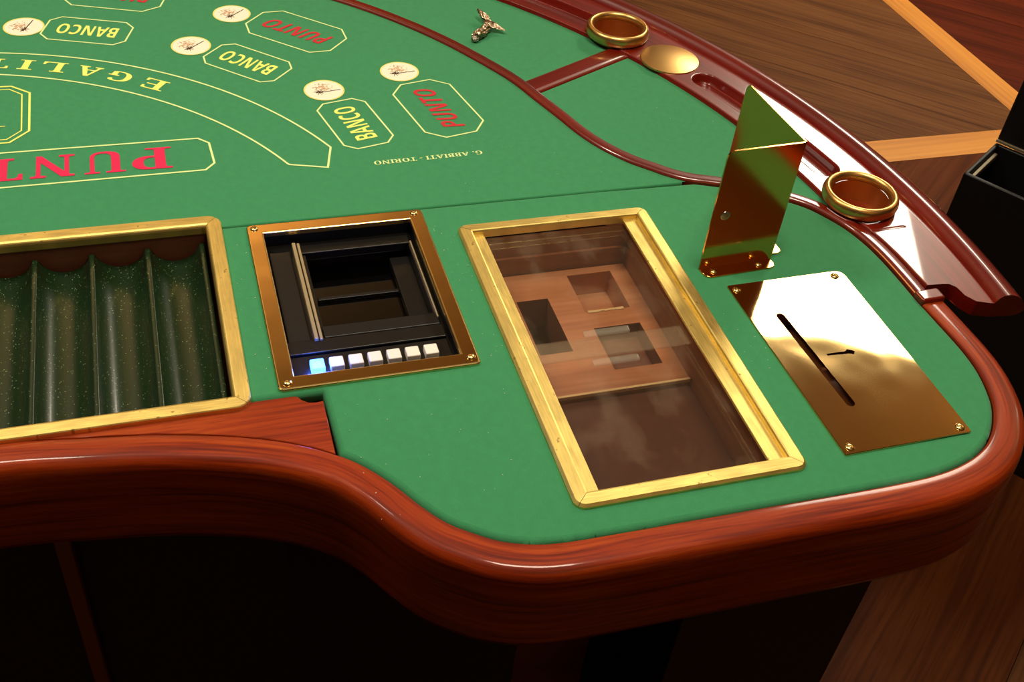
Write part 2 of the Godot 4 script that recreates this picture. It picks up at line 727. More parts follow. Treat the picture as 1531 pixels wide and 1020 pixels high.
	gl.transparency = BaseMaterial3D.TRANSPARENCY_ALPHA
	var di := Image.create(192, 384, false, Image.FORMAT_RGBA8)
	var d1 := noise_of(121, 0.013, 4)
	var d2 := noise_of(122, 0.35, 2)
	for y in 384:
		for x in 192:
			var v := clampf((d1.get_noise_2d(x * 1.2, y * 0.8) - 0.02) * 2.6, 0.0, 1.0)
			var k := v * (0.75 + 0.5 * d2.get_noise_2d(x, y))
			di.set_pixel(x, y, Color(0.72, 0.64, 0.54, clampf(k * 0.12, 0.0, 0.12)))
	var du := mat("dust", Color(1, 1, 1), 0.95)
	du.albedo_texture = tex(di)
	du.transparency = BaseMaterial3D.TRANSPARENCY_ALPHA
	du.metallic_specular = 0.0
	var ac := mat("acrylic_grip", Color(0.9, 0.88, 0.8, 0.11), 0.1)
	ac.transparency = BaseMaterial3D.TRANSPARENCY_ALPHA
	var as2 := mat("overlap_haze_film", Color(0.85, 0.76, 0.62, 0.07), 0.1)  # pale tint that paints in the reflection haze of the overlapping panes
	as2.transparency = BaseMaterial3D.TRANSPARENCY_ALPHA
	mat("lint_white", Color(0.75, 0.85, 0.75), 0.9)
	# room
	var fl := mat("floor_wood", Color(0.96, 0.93, 0.86), 0.6)
	fl.albedo_texture = tex(wood_image(Color(0.29, 0.175, 0.09), Color(0.41, 0.265, 0.145), Color(0.47, 0.32, 0.19), 101, 512, 512, 0.6))
	fl.uv1_scale = Vector3(1.1, 2.6, 1)
	var fl2 := mat("floor_wood_red", Color(0.80, 0.50, 0.36), 0.6)
	var fl3 := mat("floor_wood_dark", Color(0.86, 0.70, 0.56), 0.6)
	fl3.albedo_texture = fl.albedo_texture
	fl3.uv1_scale = fl.uv1_scale
	fl3.metallic_specular = 0.2
	fl2.metallic_specular = 0.2
	fl.metallic_specular = 0.25
	fl2.albedo_texture = fl.albedo_texture
	fl2.uv1_scale = fl.uv1_scale
	var stp := mat("floor_strip_oak", Color(1, 1, 1), 0.5)
	stp.albedo_texture = tex(wood_image(Color(0.70, 0.44, 0.13), Color(0.79, 0.52, 0.165), Color(0.84, 0.58, 0.21), 111, 256, 256, 0.3))
	stp.uv1_scale = Vector3(1.5, 4, 1)
	mat("wall_paint", Color(0.30, 0.17, 0.10), 0.8)
	mat("ceiling_paint", Color(0.74, 0.64, 0.50), 0.85)
	mat("lamp_metal", Color(0.2, 0.15, 0.1), 0.4, 0.8)


func im_px(im: Image, x: int, y: int, c: Color) -> void:
	im.set_pixel(x, y, c)


# pale medallion with a slanting stalk and a small flowered tuft
func emblem_image() -> Image:
	var s := 192
	var im := Image.create(s, s, false, Image.FORMAT_RGB8)
	im.fill(Color(0.97, 0.95, 0.86))
	var n := noise_of(3, 0.05, 3)
	for y in s:
		for x in s:
			var p := Vector2(x - s * 0.5, y - s * 0.5) / (s * 0.5)
			if p.length() > 0.90:
				im.set_pixel(x, y, Color(0.92, 0.90, 0.50))
			else:
				var d := (p - Vector2(-0.22, -0.02)).length()
				var v := n.get_noise_2d(x, y)
				if d < 0.5 and v + 0.5 - d * 1.2 > 0.18:
					im.set_pixel(x, y, Color(0.97, 0.95, 0.86).lerp(Color(0.70, 0.50, 0.36), clampf((v + 0.4 - d) * 1.6, 0, 0.7)))
	# the stalk, from the tuft to the rim
	for i in 400:
		var t := i / 399.0
		var q := Vector2(0.14, 0.27).lerp(Vector2(0.20, -0.74), t)
		dab(im, q, 0.022, Color(0.16, 0.10, 0.10))
	var g := RandomNumberGenerator.new()
	g.seed = 9
	for i in 26:
		var a := g.randf() * TAU
		var l := g.randf_range(0.12, 0.38)
		for k in 24:
			dab(im, Vector2(0.10, 0.27) + Vector2(cos(a) * 0.7, sin(a) * 1.0) * l * (k / 23.0), 0.012, Color(0.30, 0.20, 0.13))
	for i in 14:
		dab(im, Vector2(g.randf_range(-0.42, 0.02), g.randf_range(-0.25, 0.22)), 0.05, Color(0.84, 0.64, 0.54).lerp(Color(0.90, 0.78, 0.60), g.randf()))
	return im


func dab(im: Image, q: Vector2, r: float, c: Color) -> void:
	var s := im.get_width()
	var cx := int((q.x * 0.5 + 0.5) * s)
	var cy := int((q.y * 0.5 + 0.5) * s)
	var k := maxi(1, int(r * s * 0.5))
	for y in range(cy - k, cy + k + 1):
		for x in range(cx - k, cx + k + 1):
			if x >= 0 and y >= 0 and x < s and y < s and Vector2(x - cx, y - cy).length() <= k:
				im.set_pixel(x, y, c)


# ------------------------------------------------------------------ lamps and room
func panel_lamp(called: String, label: String, at: Vector3, size: Vector2, turn: float, energy: float, glow: float, color: Color, hang := 0.0) -> void:
	var t := node_at(called, at, label, "lamp")
	var b := Basis(Vector3.UP, turn)
	var em := StandardMaterial3D.new()
	em.resource_name = called + "_glow"
	em.albedo_color = Color(0.9, 0.88, 0.84)
	em.emission_enabled = true
	em.emission = color
	em.emission_energy_multiplier = glow
	var st := begin()
	rbox(st, Vector3.ZERO, Vector3(size.x, 0.012, size.y), 0.004)
	place("lamp_diffuser", st.commit(), em, t, at + Vector3(0, -0.02, 0), b)
	for k in 4:
		var along := k < 2
		var s := -1.0 if k % 2 == 0 else 1.0
		var c := Vector3(0, 0, s * (size.y * 0.5 + 0.02)) if along else Vector3(s * (size.x * 0.5 + 0.02), 0, 0)
		place("lamp_frame", box_mesh(Vector3(size.x + 0.08, 0.06, 0.04) if along else Vector3(0.04, 0.06, size.y), 0.004), M.lamp_metal, t, at + b * c, b)
	place("lamp_tray", box_mesh(Vector3(size.x, 0.02, size.y), 0.004), M.lamp_metal, t, at + Vector3(0, 0.012, 0), b)
	if hang > 0.0:
		for s in [-0.35, 0.35]:
			place("lamp_rod", box_mesh(Vector3(0.012, hang, 0.012), 0.003), M.lamp_metal, t, at + b * Vector3(size.x * s, hang * 0.5 + 0.02, 0), b)
	var l := AreaLight3D.new()
	l.name = "lamp_light"
	l.area_size = size
	l.light_color = color
	l.light_energy = energy
	l.area_normalize_energy = true
	l.shadow_enabled = true
	l.area_range = 14.0
	l.area_attenuation = 2.0
	t.add_child(l)
	l.transform = Transform3D(b * Basis(Vector3.RIGHT, -PI / 2), Vector3(0, -0.03, 0))


func added_uplighter(label: String, at: Vector3, length: float, energy: float, color: Color) -> void:  # added out of view to brighten the ceiling that the brass mirrors
	var t := node_at("added_uplighter", at, label, "lamp", "added unseen trough uplighters")
	place("added_lamp_trough", box_mesh(Vector3(length + 0.04, 0.05, 0.20), 0.006), M.lamp_metal, t, at)
	var em := StandardMaterial3D.new()
	em.resource_name = "added_uplighter_glow"
	em.albedo_color = Color(0.9, 0.85, 0.75)
	em.emission_enabled = true
	em.emission = color
	em.emission_energy_multiplier = 3.0
	place("lamp_diffuser", box_mesh(Vector3(length, 0.008, 0.16), 0.003), em, t, at + Vector3(0, 0.03, 0))
	for s in [-0.45, 0.45]:
		place("lamp_rod", box_mesh(Vector3(0.01, 2.80 - at.y, 0.01), 0.002), M.lamp_metal, t, at + Vector3(length * s, (2.80 - at.y) * 0.5, 0.09))
	var l := AreaLight3D.new()
	l.name = "lamp_light"
	l.area_size = Vector2(length, 0.16)
	l.light_color = color
	l.light_energy = energy
	l.area_normalize_energy = true
	l.shadow_enabled = true
	l.area_range = 14.0
	l.area_attenuation = 2.0
	t.add_child(l)
	l.transform = Transform3D(Basis(Vector3.RIGHT, PI / 2), Vector3(0, 0.045, 0))


func lamps() -> void:
	var warm := Color(1.0, 0.945, 0.845)
	panel_lamp("ceiling_lamp", "long bright ceiling lamp panel mirrored in the brass slot plate", Vector3(2.605, 2.77, -3.235), Vector2(0.67, 1.80), deg_to_rad(-24.7), 7.0, 3.0, warm)
	panel_lamp("table_lamp", "small hanging lamp above the glass covered box", Vector3(0.40, 2.35, -0.58), Vector2(0.5, 0.26), 0.0, 1.45, 3.0, warm, 0.42)
	panel_lamp("table_lamp", "small hanging lamp above the printed felt and chip tray", Vector3(-0.58, 2.35, -1.22), Vector2(0.5, 0.26), 0.0, 1.45, 3.0, warm, 0.42)
	added_uplighter("added unseen trough lamp brightening the ceiling beyond the table", Vector3(-0.35, 1.95, -3.9), 1.5, 3.4, Color(1.0, 0.88, 0.70))
	added_uplighter("added unseen trough lamp brightening the ceiling to the right of the table", Vector3(3.9, 1.95, -1.8), 1.2, 3.8, Color(1.0, 0.88, 0.70))
	added_uplighter("added unseen trough lamp brightening the ceiling behind the dealer", Vector3(0.8, 1.95, 2.0), 1.2, 1.5, Color(1.0, 0.88, 0.70))
	var spots := [Vector3(3.4, 2.79, -2.0), Vector3(3.8, 2.79, -3.9)]
	var names := ["small round ceiling downlight over the oak floor strips", "small round ceiling downlight near the far right corner"]
	for i in spots.size():
		var t := node_at("downlight", spots[i], names[i], "lamp", "recessed ceiling downlights")
		var st := begin()
		lathe(st, Vector3.ZERO, [[Vector2(0.045, 0.0), Vector2(0.045, -0.006)], [Vector2(0.045, -0.006), Vector2(0.062, -0.008), Vector2(0.068, 0.0)]], 32)
		place("lamp_ring", st.commit(), M.satin_brass, t, spots[i])
		var em := StandardMaterial3D.new()
		em.resource_name = "downlight_glow"
		em.albedo_color = Color(0.9, 0.85, 0.75)
		em.emission_enabled = true
		em.emission = warm
		em.emission_energy_multiplier = 6.0
		var s2 := begin()
		lathe(s2, Vector3.ZERO, [[Vector2(0.0, -0.002), Vector2(0.044, -0.002)]], 32)
		place("lamp_disc", s2.commit(), em, t, spots[i])
		var l := SpotLight3D.new()
		l.name = "lamp_light"
		l.light_color = warm
		l.light_energy = 2.0
		l.light_size = 0.04
		l.spot_angle = 62.0
		l.spot_range = 12.0
		l.spot_attenuation = 2.0
		l.shadow_enabled = true
		t.add_child(l)
		l.transform = Transform3D(Basis(Vector3.RIGHT, -PI / 2), Vector3(0, -0.02, 0))


func slab(called: String, c: Vector3, s: Vector3, m: Material) -> MeshInstance3D:
	var o := place(called, box_mesh(s, 0.002), m, self, c)
	struct(o)
	return o


func room() -> void:
	var fl := slab("floor", Vector3(0.5, -0.06, -0.69), Vector3(9.0, 0.1, 7.4), M.floor_wood)
	slab("ceiling", Vector3(0.5, 2.86, -0.69), Vector3(9.0, 0.12, 7.4), M.ceiling_paint)
	slab("wall_north", Vector3(0.5, 1.4, -4.42), Vector3(9.0, 2.9, 0.12), M.wall_paint)
	slab("wall_south", Vector3(0.5, 1.4, 3.05), Vector3(9.0, 2.9, 0.12), M.wall_paint)
	slab("wall_west", Vector3(-4.05, 1.4, -0.69), Vector3(0.12, 2.9, 7.4), M.wall_paint)
	slab("wall_east", Vector3(5.05, 1.4, -0.69), Vector3(0.12, 2.9, 7.4), M.wall_paint)
	# parquet: dark planks inside a grid of pale oak strips
	var sx := [2.19, 2.278]
	var sz := [-2.035, -1.94]
	var strips := [[sx[0], -4.34, sx[1], -2.036], [sx[0], -1.939, sx[1], 2.9], [sx[0], sz[0], sx[1], sz[1]], [-0.2, sz[0], sx[0] - 0.001, sz[1]], [sx[1] + 0.001, sz[0], 4.9, sz[1]]]
	for q in strips:
		var st := begin()
		var along_x: bool = q[2] - q[0] > q[3] - q[1]
		var w := Vector3(q[2] - q[0], 0.012, q[3] - q[1]) - Vector3(0.001, 0, 0.001)
		floor_piece(st, q, along_x, 0.0)
		put("oak_strip", st, M.floor_strip_oak, fl)
	# planks run aslant of the grid in each field; cut to the field's outline
	var fields := [[0.2, -4.34, 2.189, -2.036], [2.279, -4.34, 4.9, -2.036], [0.2, -1.939, 2.189, 2.9], [2.279, -1.939, 4.9, 2.9], [-3.9, -4.34, 0.199, 2.9]]
	for fi in fields.size():
		var q: Array = fields[fi]
		var box := PackedVector2Array([Vector2(q[0], q[1]), Vector2(q[2], q[1]), Vector2(q[2], q[3]), Vector2(q[0], q[3])])
		var d := Vector2(0.73, 0.68) if fi != 2 else Vector2(0.79, -0.61)
		var o := Vector2(-d.y, d.x)
		var w := 0.24
		for i in range(-34, 34):
			var c := Vector2(1.2, -2.2) + o * (w * i)
			var pl := PackedVector2Array([c - d * 9.0 + o * 0.0006, c + d * 9.0 + o * 0.0006, c + d * 9.0 + o * (w - 0.0006), c - d * 9.0 + o * (w - 0.0006)])
			for piece in Geometry2D.intersect_polygons(box, pl):
				if abs_area(piece) < 0.002:
					continue
				var st := begin()
				board(st, piece, d, 0.0 - 0.0003 * float((i * 7 + 70) % 3), Vector2(i * 0.37, i * 0.61))
				put("floor_plank", st, M.floor_wood_red if fi == 1 else (M.floor_wood_dark if fi == 2 and i % 2 == 0 else M.floor_wood), fl)


func abs_area(p: PackedVector2Array) -> float:
	var a := 0.0
	for i in p.size():
		var b := p[(i + 1) % p.size()]
		a += p[i].x * b.y - b.x * p[i].y
	return absf(a) * 0.5


func board(st: SurfaceTool, poly: PackedVector2Array, d: Vector2, y: float, off: Vector2) -> void:
	var ix := Geometry2D.triangulate_polygon(poly)
	var o := Vector2(-d.y, d.x)
	for i in range(0, ix.size(), 3):
		var q := []
		for k in 3:
			var p := poly[ix[i + k]]
			q.append([Vector3(p.x, y, p.y), Vector2(p.dot(d), p.dot(o)) + off])
		tri(st, q[0][0], q[1][0], q[2][0], Vector3.UP, Vector3.UP, Vector3.UP, q[0][1], q[1][1], q[2][1])
	walls_of(st, poly, -0.012, y)


func floor_piece(st: SurfaceTool, q: Array, along_x: bool, y: float) -> void:
	var poly := PackedVector2Array([Vector2(q[0], q[1]), Vector2(q[2], q[1]), Vector2(q[2], q[3]), Vector2(q[0], q[3])])
	board(st, poly, Vector2(1, 0) if along_x else Vector2(0, 1), y, Vector2(q[0] * 3.1, q[1] * 1.7))


# ------------------------------------------------------------------ the table
const RIM_IN := [Vector2(-0.62, -0.59), Vector2(-0.50, -0.603), Vector2(-0.32, -0.611), Vector2(-0.16, -0.611), Vector2(-0.09, -0.604), Vector2(-0.04, -0.597), Vector2(0.0, -0.588), Vector2(0.035, -0.577), Vector2(0.064, -0.564), Vector2(0.088, -0.549), Vector2(0.104, -0.535), Vector2(0.121, -0.514), Vector2(0.137, -0.489), Vector2(0.151, -0.471), Vector2(0.167, -0.458), Vector2(0.184, -0.447), Vector2(0.205, -0.4395), Vector2(0.226, -0.4363), Vector2(0.258, -0.4353), Vector2(0.32, -0.4345), Vector2(0.40, -0.4335), Vector2(0.488, -0.4325), Vector2(0.535, -0.4345), Vector2(0.566, -0.441), Vector2(0.589, -0.451), Vector2(0.607, -0.465), Vector2(0.621, -0.482), Vector2(0.631, -0.500), Vector2(0.6395, -0.528), Vector2(0.6425, -0.556), Vector2(0.6415, -0.594), Vector2(0.640, -0.626)]
const STRIP_IN := [Vector2(0.640, -0.636), Vector2(0.640, -0.66), Vector2(0.639, -0.69), Vector2(0.636, -0.716), Vector2(0.630, -0.740), Vector2(0.621, -0.760), Vector2(0.608, -0.781), Vector2(0.590, -0.798), Vector2(0.563, -0.818), Vector2(0.529, -0.834), Vector2(0.502, -0.845), Vector2(0.484, -0.857), Vector2(0.468, -0.872), Vector2(0.450, -0.890), Vector2(0.4305, -0.918), Vector2(0.4155, -0.950), Vector2(0.4035, -0.987), Vector2(0.390, -1.026), Vector2(0.3725, -1.075)]


func strip_path() -> PackedVector2Array:
	var pts := STRIP_IN.duplicate()
	for i in range(1, 22):
		var a := deg_to_rad(-26.6 - i * 4.2)
		pts.append(Vector2(-0.208 + cos(a) * 0.634, -0.816 + sin(a) * 0.634))
	return smooth(pts, 6)


func table() -> void:
	var t := node_at("gaming_table", Vector3(0.0, 0.0, -0.9), "green felt card gaming table with glossy mahogany rim and curved armrest", "table")
	var sp := strip_path()
	var rim := smooth(RIM_IN, 6)
	# ---- main felt: inside the divider strip, beyond the seam
	var seam := -0.8452
	var main_poly := PackedVector2Array()
	for p in sp:
		if p.y < seam:
			main_poly.append(p)
	var last := main_poly[main_poly.size() - 1]
	main_poly.append(Vector2(-0.95, last.y))
	main_poly.append(Vector2(-0.95, -0.853))
	main_poly.append(Vector2(0.0275, -0.853))
	main_poly.append(Vector2(0.0275, seam - 0.0018))
	main_poly.append(Vector2(0.494, seam - 0.0018))
	var st := begin()
	flat(st, main_poly, T, 1.0)
	sweep(st, PackedVector2Array([Vector2(0.0275, seam - 0.0018), Vector2(0.25, seam - 0.0018), Vector2(0.494, seam - 0.0018)]), [[Vector2(0, T), Vector2(0.0007, T - 0.0003), Vector2(0.0013, T - 0.0010), Vector2(0.0016, T - 0.0022), Vector2(0.0016, T - 0.009)]], false, true)
	var felt := put("main_felt", st, M.felt, t)
	print_layout(felt)
	# ---- near felt panel: padded board wrapped in felt, a hair higher, with rolled edges
	var near := PackedVector2Array()
	for p in rim:
		if p.x > 0.0867 and (p.y > -0.5495 or p.x > 0.3):
			near.append(p)
	for p in sp:
		if p.y > seam + 0.002:
			near.append(p)
	near.append_array(PackedVector2Array([Vector2(0.4, seam - 0.0004), Vector2(0.25, seam - 0.0002), Vector2(0.0262, seam - 0.0002), Vector2(0.0262, -0.6165), Vector2(0.0867, -0.6165)]))
	var inset: PackedVector2Array = Geometry2D.offset_polygon(near, -0.0056)[0]
	st = begin()
	var ytop := T + 0.0012
	for piece in minus_rects(inset, [[0.0575, -0.836, 0.214, -0.625], [0.2475, -0.804, 0.4320, -0.463], [0.489, -0.634, 0.5435, -0.508]]):
		flat(st, piece, ytop, 1.0)
	edge_roll(st, inset, [[Vector2(0, ytop), Vector2(0.0018, ytop - 0.0004), Vector2(0.0033, ytop - 0.0014), Vector2(0.0044, ytop - 0.0030), Vector2(0.0049, ytop - 0.0052), Vector2(0.0050, ytop - 0.010)]])
	put("near_felt_panel", st, M.felt_near, t)
	# dark bed under everything, seen only in the gaps
	st = begin()
	var bed := PackedVector2Array()
	for p in rim:
		bed.append(p)
	for p in sp:
		bed.append(p)
	bed.append_array(PackedVector2Array([Vector2(-0.95, sp[sp.size() - 1].y), Vector2(-0.95, -0.6), Vector2(-0.62, -0.59)]))
	flat(st, bed, T - 0.086, 1.0)
	flat(st, bed, T - 0.088, -1.0)
	put("underside_board", st, M.black_board, t)
	# ---- front rim with apron
	st = begin()
	var y0 := T + 0.0016
	var prof := [[Vector2(0.0, T - 0.03), Vector2(0.0, y0 - 0.0022)], [Vector2(0.0, y0 - 0.0022), Vector2(0.0004, y0 - 0.0012), Vector2(0.0012, y0 - 0.0004), Vector2(0.0026, y0), Vector2(0.0185, y0 - 0.0002), Vector2(0.0210, y0 - 0.0007), Vector2(0.0232, y0 - 0.0019), Vector2(0.0251, y0 - 0.0038), Vector2(0.0265, y0 - 0.0064), Vector2(0.0273, y0 - 0.0100), Vector2(0.0277, y0 - 0.015), Vector2(0.0280, y0 - 0.024), Vector2(0.0282, T - 0.080)], [Vector2(0.0282, T - 0.080), Vector2(0.0265, T - 0.0855), Vector2(0.022, T - 0.088)], [Vector2(0.022, T - 0.088), Vector2(0.0, T - 0.088)]]
	sweep(st, rim, prof, false, true)
	cap_of(st, rim, prof, true, true)
	put("rim", st, M.mahogany, t)
	# ---- wood block between tray and near felt
	st = begin()
	var blk := PackedVector2Array([Vector2(-0.5, -0.6145), Vector2(0.064, -0.6165)])
	blk.append_array(PackedVector2Array([Vector2(0.0675, -0.6155), Vector2(0.0705, -0.611), Vector2(0.075, -0.6075), Vector2(0.0805, -0.6065), Vector2(0.0862, -0.6072), Vector2(0.0862, -0.5505)]))
	for i in range(rim.size() - 1, -1, -1):
		var p := rim[i]
		if p.x < 0.0855 and p.x > -0.5 and p.y < -0.55:
			blk.append(p + Vector2(0.0, -0.0003))
	plate(st, blk, T - 0.02, T + 0.0008, 0.0006)
	put("wood_block", st, M.mahogany, t)
	# ---- divider strip between the felts
	st = begin()
	var sprof := [[Vector2(0.0, T - 0.006), Vector2(0.0, T + 0.0012)], [Vector2(0.0, T + 0.0012), Vector2(0.0008, T + 0.0026), Vector2(0.0024, T + 0.0037), Vector2(0.0042, T + 0.0040), Vector2(0.0104, T + 0.0040), Vector2(0.0122, T + 0.0035), Vector2(0.0134, T + 0.0025), Vector2(0.014, T + 0.0012)], [Vector2(0.014, T + 0.0012), Vector2(0.014, T - 0.006)]]
	sweep(st, sp, sprof, false, true)
	cap_of(st, sp, sprof, false, true)
	put("divider_strip", st, M.lacquered_mahogany, t)
	# rounded block that closes the strip over the rim
	st = begin()
	rbox(st, Vector3(0.6515, T + 0.0016, -0.629), Vector3(0.0255, 0.0090, 0.0155), 0.0028, Basis(Vector3.UP, 0.03))
	put("divider_end_block", st, M.lacquered_mahogany, t)
	# ---- players' compartments
	for k in 2:
		st = begin()
		var cp := PackedVector2Array()
		if k == 0:
			for i in range(0, 30):
				cp.append(on_arc(0.846, lerpf(-3.3, -28.3, i / 29.0)))
			cp.append(Vector2(0.3995, -1.045))
			for i in range(sp.size() - 1, -1, -1):
				if sp[i].y > -1.045 and sp[i].y < -0.748:
					cp.append(sp[i] + (sp[i] - Vector2(0.3, -0.7)).normalized() * 0.008)
		else:
			for i in range(0, 40):
				cp.append(on_arc(0.846, lerpf(-28.3, -100.0, i / 39.0)))
			for i in range(sp.size() - 1, -1, -1):
				if sp[i].y < -1.045 and sp[i].x > -0.3:
					cp.append(sp[i] + (sp[i] - Vector2(-0.208, -0.816)).normalized() * 0.008)
			cp.append(Vector2(0.3995, -1.045))
		flat(st, cp, T - 0.0004, 1.0)
		put("compartment_felt", st, M.felt, t)
	# cross strip
	st = begin()
	var ca := Vector2(0.3925, -1.0500)
	var cb := Vector2(0.5400, -1.1240)
	var cw := [[Vector2(-0.0135, T - 0.004), Vector2(-0.0135, T + 0.0010)], [Vector2(-0.0135, T + 0.0010), Vector2(-0.0125, T + 0.0024), Vector2(-0.010, T + 0.003), Vector2(0.0075, T + 0.003)], [Vector2(0.0075, T + 0.003), Vector2(0.0105, T + 0.0025), Vector2(0.0128, T + 0.0012), Vector2(0.0135, T - 0.001)]]
	sweep(st, PackedVector2Array([ca, ca.lerp(cb, 0.5), cb]), cw, false, true)
	put("cross_strip", st, M.lacquered_mahogany, t)
	armrest(t)
	pedestal(t)


const RING_AT := [Vector2(0.5375, -1.155), Vector2(0.661, -0.778)]
const DISH_AT := Vector2(0.580, -1.0875)


func armrest(t: Node3D) -> void:
	var y0 := T + 0.0045
	var R1 := 0.8430
	var R2 := 0.9225
	# end outline (t across, degrees)
	var ends := [[0.0, 4.45], [0.30, 4.45], [0.44, 4.5], [0.53, 4.85], [0.57, 5.6], [0.70, 6.2], [1.0, 6.45]]
	var nt := 72
	var ns := 1400
	var d1 := -104.0
	var gp := []      # groove centres: polar (deg0, deg1), all at radius .8767
	var grooves := [[-21.75, -8.70], [-46.5, -34.25], [-71.0, -57.5]]
	var st := begin()
	var rows := []
	for i in ns + 1:
		var row := []
		for j in nt + 1:
			var tt := float(j) / nt
			var de := 0.0
			for k in ends.size() - 1:
				if tt >= ends[k][0] and tt <= ends[k + 1][0]:
					de = lerpf(ends[k][1], ends[k + 1][1], (tt - ends[k][0]) / (ends[k + 1][0] - ends[k][0]))
			var s := float(i) / ns
			var base := lerpf(4.0, d1, s)
			var deg := base + (de - 4.0) * maxf(0.0, 1.0 - s * 60.0)
			var inner := R1
			if deg > -5.0:   # here the plank runs up to the divider strip
				inner = rail_inner(deg)
			var rad := lerpf(inner, R2, tt)
			var p := on_arc(rad, deg)
			var h := 0.0
			for g in grooves:
				var c := clampf(deg, g[0], g[1])
				var dist := p.distance_to(on_arc(0.8767, c))
				var w := 0.0165
				if dist < w:
					h = minf(h, -0.0105 * smoothstep(0.0, 0.0045, w - dist))
			h -= 0.0011 * smoothstep(0.0010, 0.0002, absf(deg + 1.35) * 0.0154) * (1.0 if tt < 0.62 else 0.0)
			if j == 0:
				h = -0.0045
			elif j == 1:
				h = minf(h, -0.0007)
			row.append(Vector3(p.x, y0 + h, p.y))
		rows.append(row)
	var norm := []
	for i in ns + 1:
		var row := []
		for j in nt + 1:
			var a: Vector3 = rows[maxi(i - 1, 0)][j]
			var b: Vector3 = rows[mini(i + 1, ns)][j]
			var c: Vector3 = rows[i][maxi(j - 1, 0)]
			var d: Vector3 = rows[i][mini(j + 1, nt)]
			var n := (b - a).cross(d - c).normalized()
			row.append(n if n.y > 0.0 else -n)
		norm.append(row)
	for i in ns:
		for j in nt:
			var c: Vector3 = rows[i][j]
			var cut := false
			for q in RING_AT:
				if Vector2(c.x - q.x, c.z - q.y).length() < 0.0325:
					cut = true
			if cut:
				continue
			var q := []
			for k in [[i, j], [i + 1, j], [i + 1, j + 1], [i, j + 1]]:
				q.append([rows[k[0]][k[1]], norm[k[0]][k[1]], Vector2(float(k[0]) / ns * 1.7, float(k[1]) / nt * 0.08)])
			tri(st, q[0][0], q[1][0], q[2][0], q[0][1], q[1][1], q[2][1], q[0][2], q[1][2], q[2][2])
			tri(st, q[0][0], q[2][0], q[3][0], q[0][1], q[2][1], q[3][1], q[0][2], q[2][2], q[3][2])
	# end face and underside
	for j in nt:
		var a: Vector3 = rows[0][j]
		var b: Vector3 = rows[0][j + 1]
		var n := Vector3(0, 0, 1)
		var e := (b - a)
		n = Vector3(-e.z, 0, e.x).normalized()
		if n.z < 0.0:
			n = -n
		var low := Vector3(0, T - 0.012, 0)
		quad(st, a, b, Vector3(b.x, low.y, b.z), Vector3(a.x, low.y, a.z), n)
		for i in 40:
			var p: Vector3 = rows[i * 35][j]
			var q2: Vector3 = rows[i * 35 + 35][j]
			var r2: Vector3 = rows[i * 35 + 35][j + 1]
			var s2: Vector3 = rows[i * 35][j + 1]
			if j % 4 == 0 and j + 4 <= nt:
				r2 = rows[i * 35 + 35][j + 4]
				s2 = rows[i * 35][j + 4]
				quad(st, Vector3(p.x, low.y, p.z), Vector3(q2.x, low.y, q2.z), Vector3(r2.x, low.y, r2.z), Vector3(s2.x, low.y, s2.z), Vector3.DOWN)
	put("armrest", st, M.lacquered_mahogany, t)
	# raised outer bead
	var path := PackedVector2Array()
	for i in 221:
		path.append(on_arc(R2, lerpf(6.45, d1, i / 220.0)))
	var prof := [[Vector2(-0.0004, y0 - 0.001), Vector2(0.0, y0), Vector2(0.0012, y0 + 0.0022), Vector2(0.0032, y0 + 0.0052), Vector2(0.006, y0 + 0.0078), Vector2(0.0095, y0 + 0.0092), Vector2(0.014, y0 + 0.0092), Vector2(0.020, y0 + 0.0076), Vector2(0.027, y0 + 0.0035), Vector2(0.0325, y0 - 0.0025), Vector2(0.0352, y0 - 0.0085), Vector2(0.0352, y0 - 0.0105), Vector2(0.032, y0 - 0.0145), Vector2(0.026, y0 - 0.0165)], [Vector2(0.026, y0 - 0.0165), Vector2(-0.0004, y0 - 0.0165)]]
	st = begin()
	sweep(st, path, prof, false, true)
	cap_of(st, path, prof, false, true)
	put("armrest_bead", st, M.lacquered_mahogany, t)


func rail_inner(deg: float) -> float:
	var k := [[-5.0, 0.843], [-3.9, 0.8452], [-2.35, 0.8545], [-0.4, 0.8605], [1.4, 0.8640], [3.3, 0.8665], [4.6, 0.8690]]
	for i in k.size() - 1:
		if deg <= k[i + 1][0]:
			return lerpf(k[i][1], k[i + 1][1], clampf((deg - k[i][0]) / (k[i + 1][0] - k[i][0]), 0.0, 1.0))
	return 0.869


func pedestal(t: Node3D) -> void:
	var st := begin()
	prism(st, PackedVector2Array([Vector2(-0.62, -0.66), Vector2(-0.133, -0.635), Vector2(0.05, -0.61), Vector2(0.214, -0.457), Vector2(0.214, -1.15), Vector2(-0.62, -1.15)]), 0.0, T - 0.089)
	put("pedestal_cabinet", st, M.black_board, t)
	st = begin()
	prism(st, PackedVector2Array([Vector2(0.36, -0.452), Vector2(0.545, -0.452), Vector2(0.545, -0.80), Vector2(0.36, -0.80)]), 0.0, T - 0.089)
	put("pedestal_leg", st, M.black_board, t)
	st = begin()
	rbox(st, Vector3(0.287, 0.36, -0.60), Vector3(0.15, 0.70, 0.02), 0.003)
	put("pedestal_panel", st, M.dark_wood, t)
	st = begin()
	rbox(st, Vector3(-0.128, 0.352, -0.628), Vector3(0.013, 0.70, 0.012), 0.002)
	put("pedestal_batten", st, M.batten_wood, t)


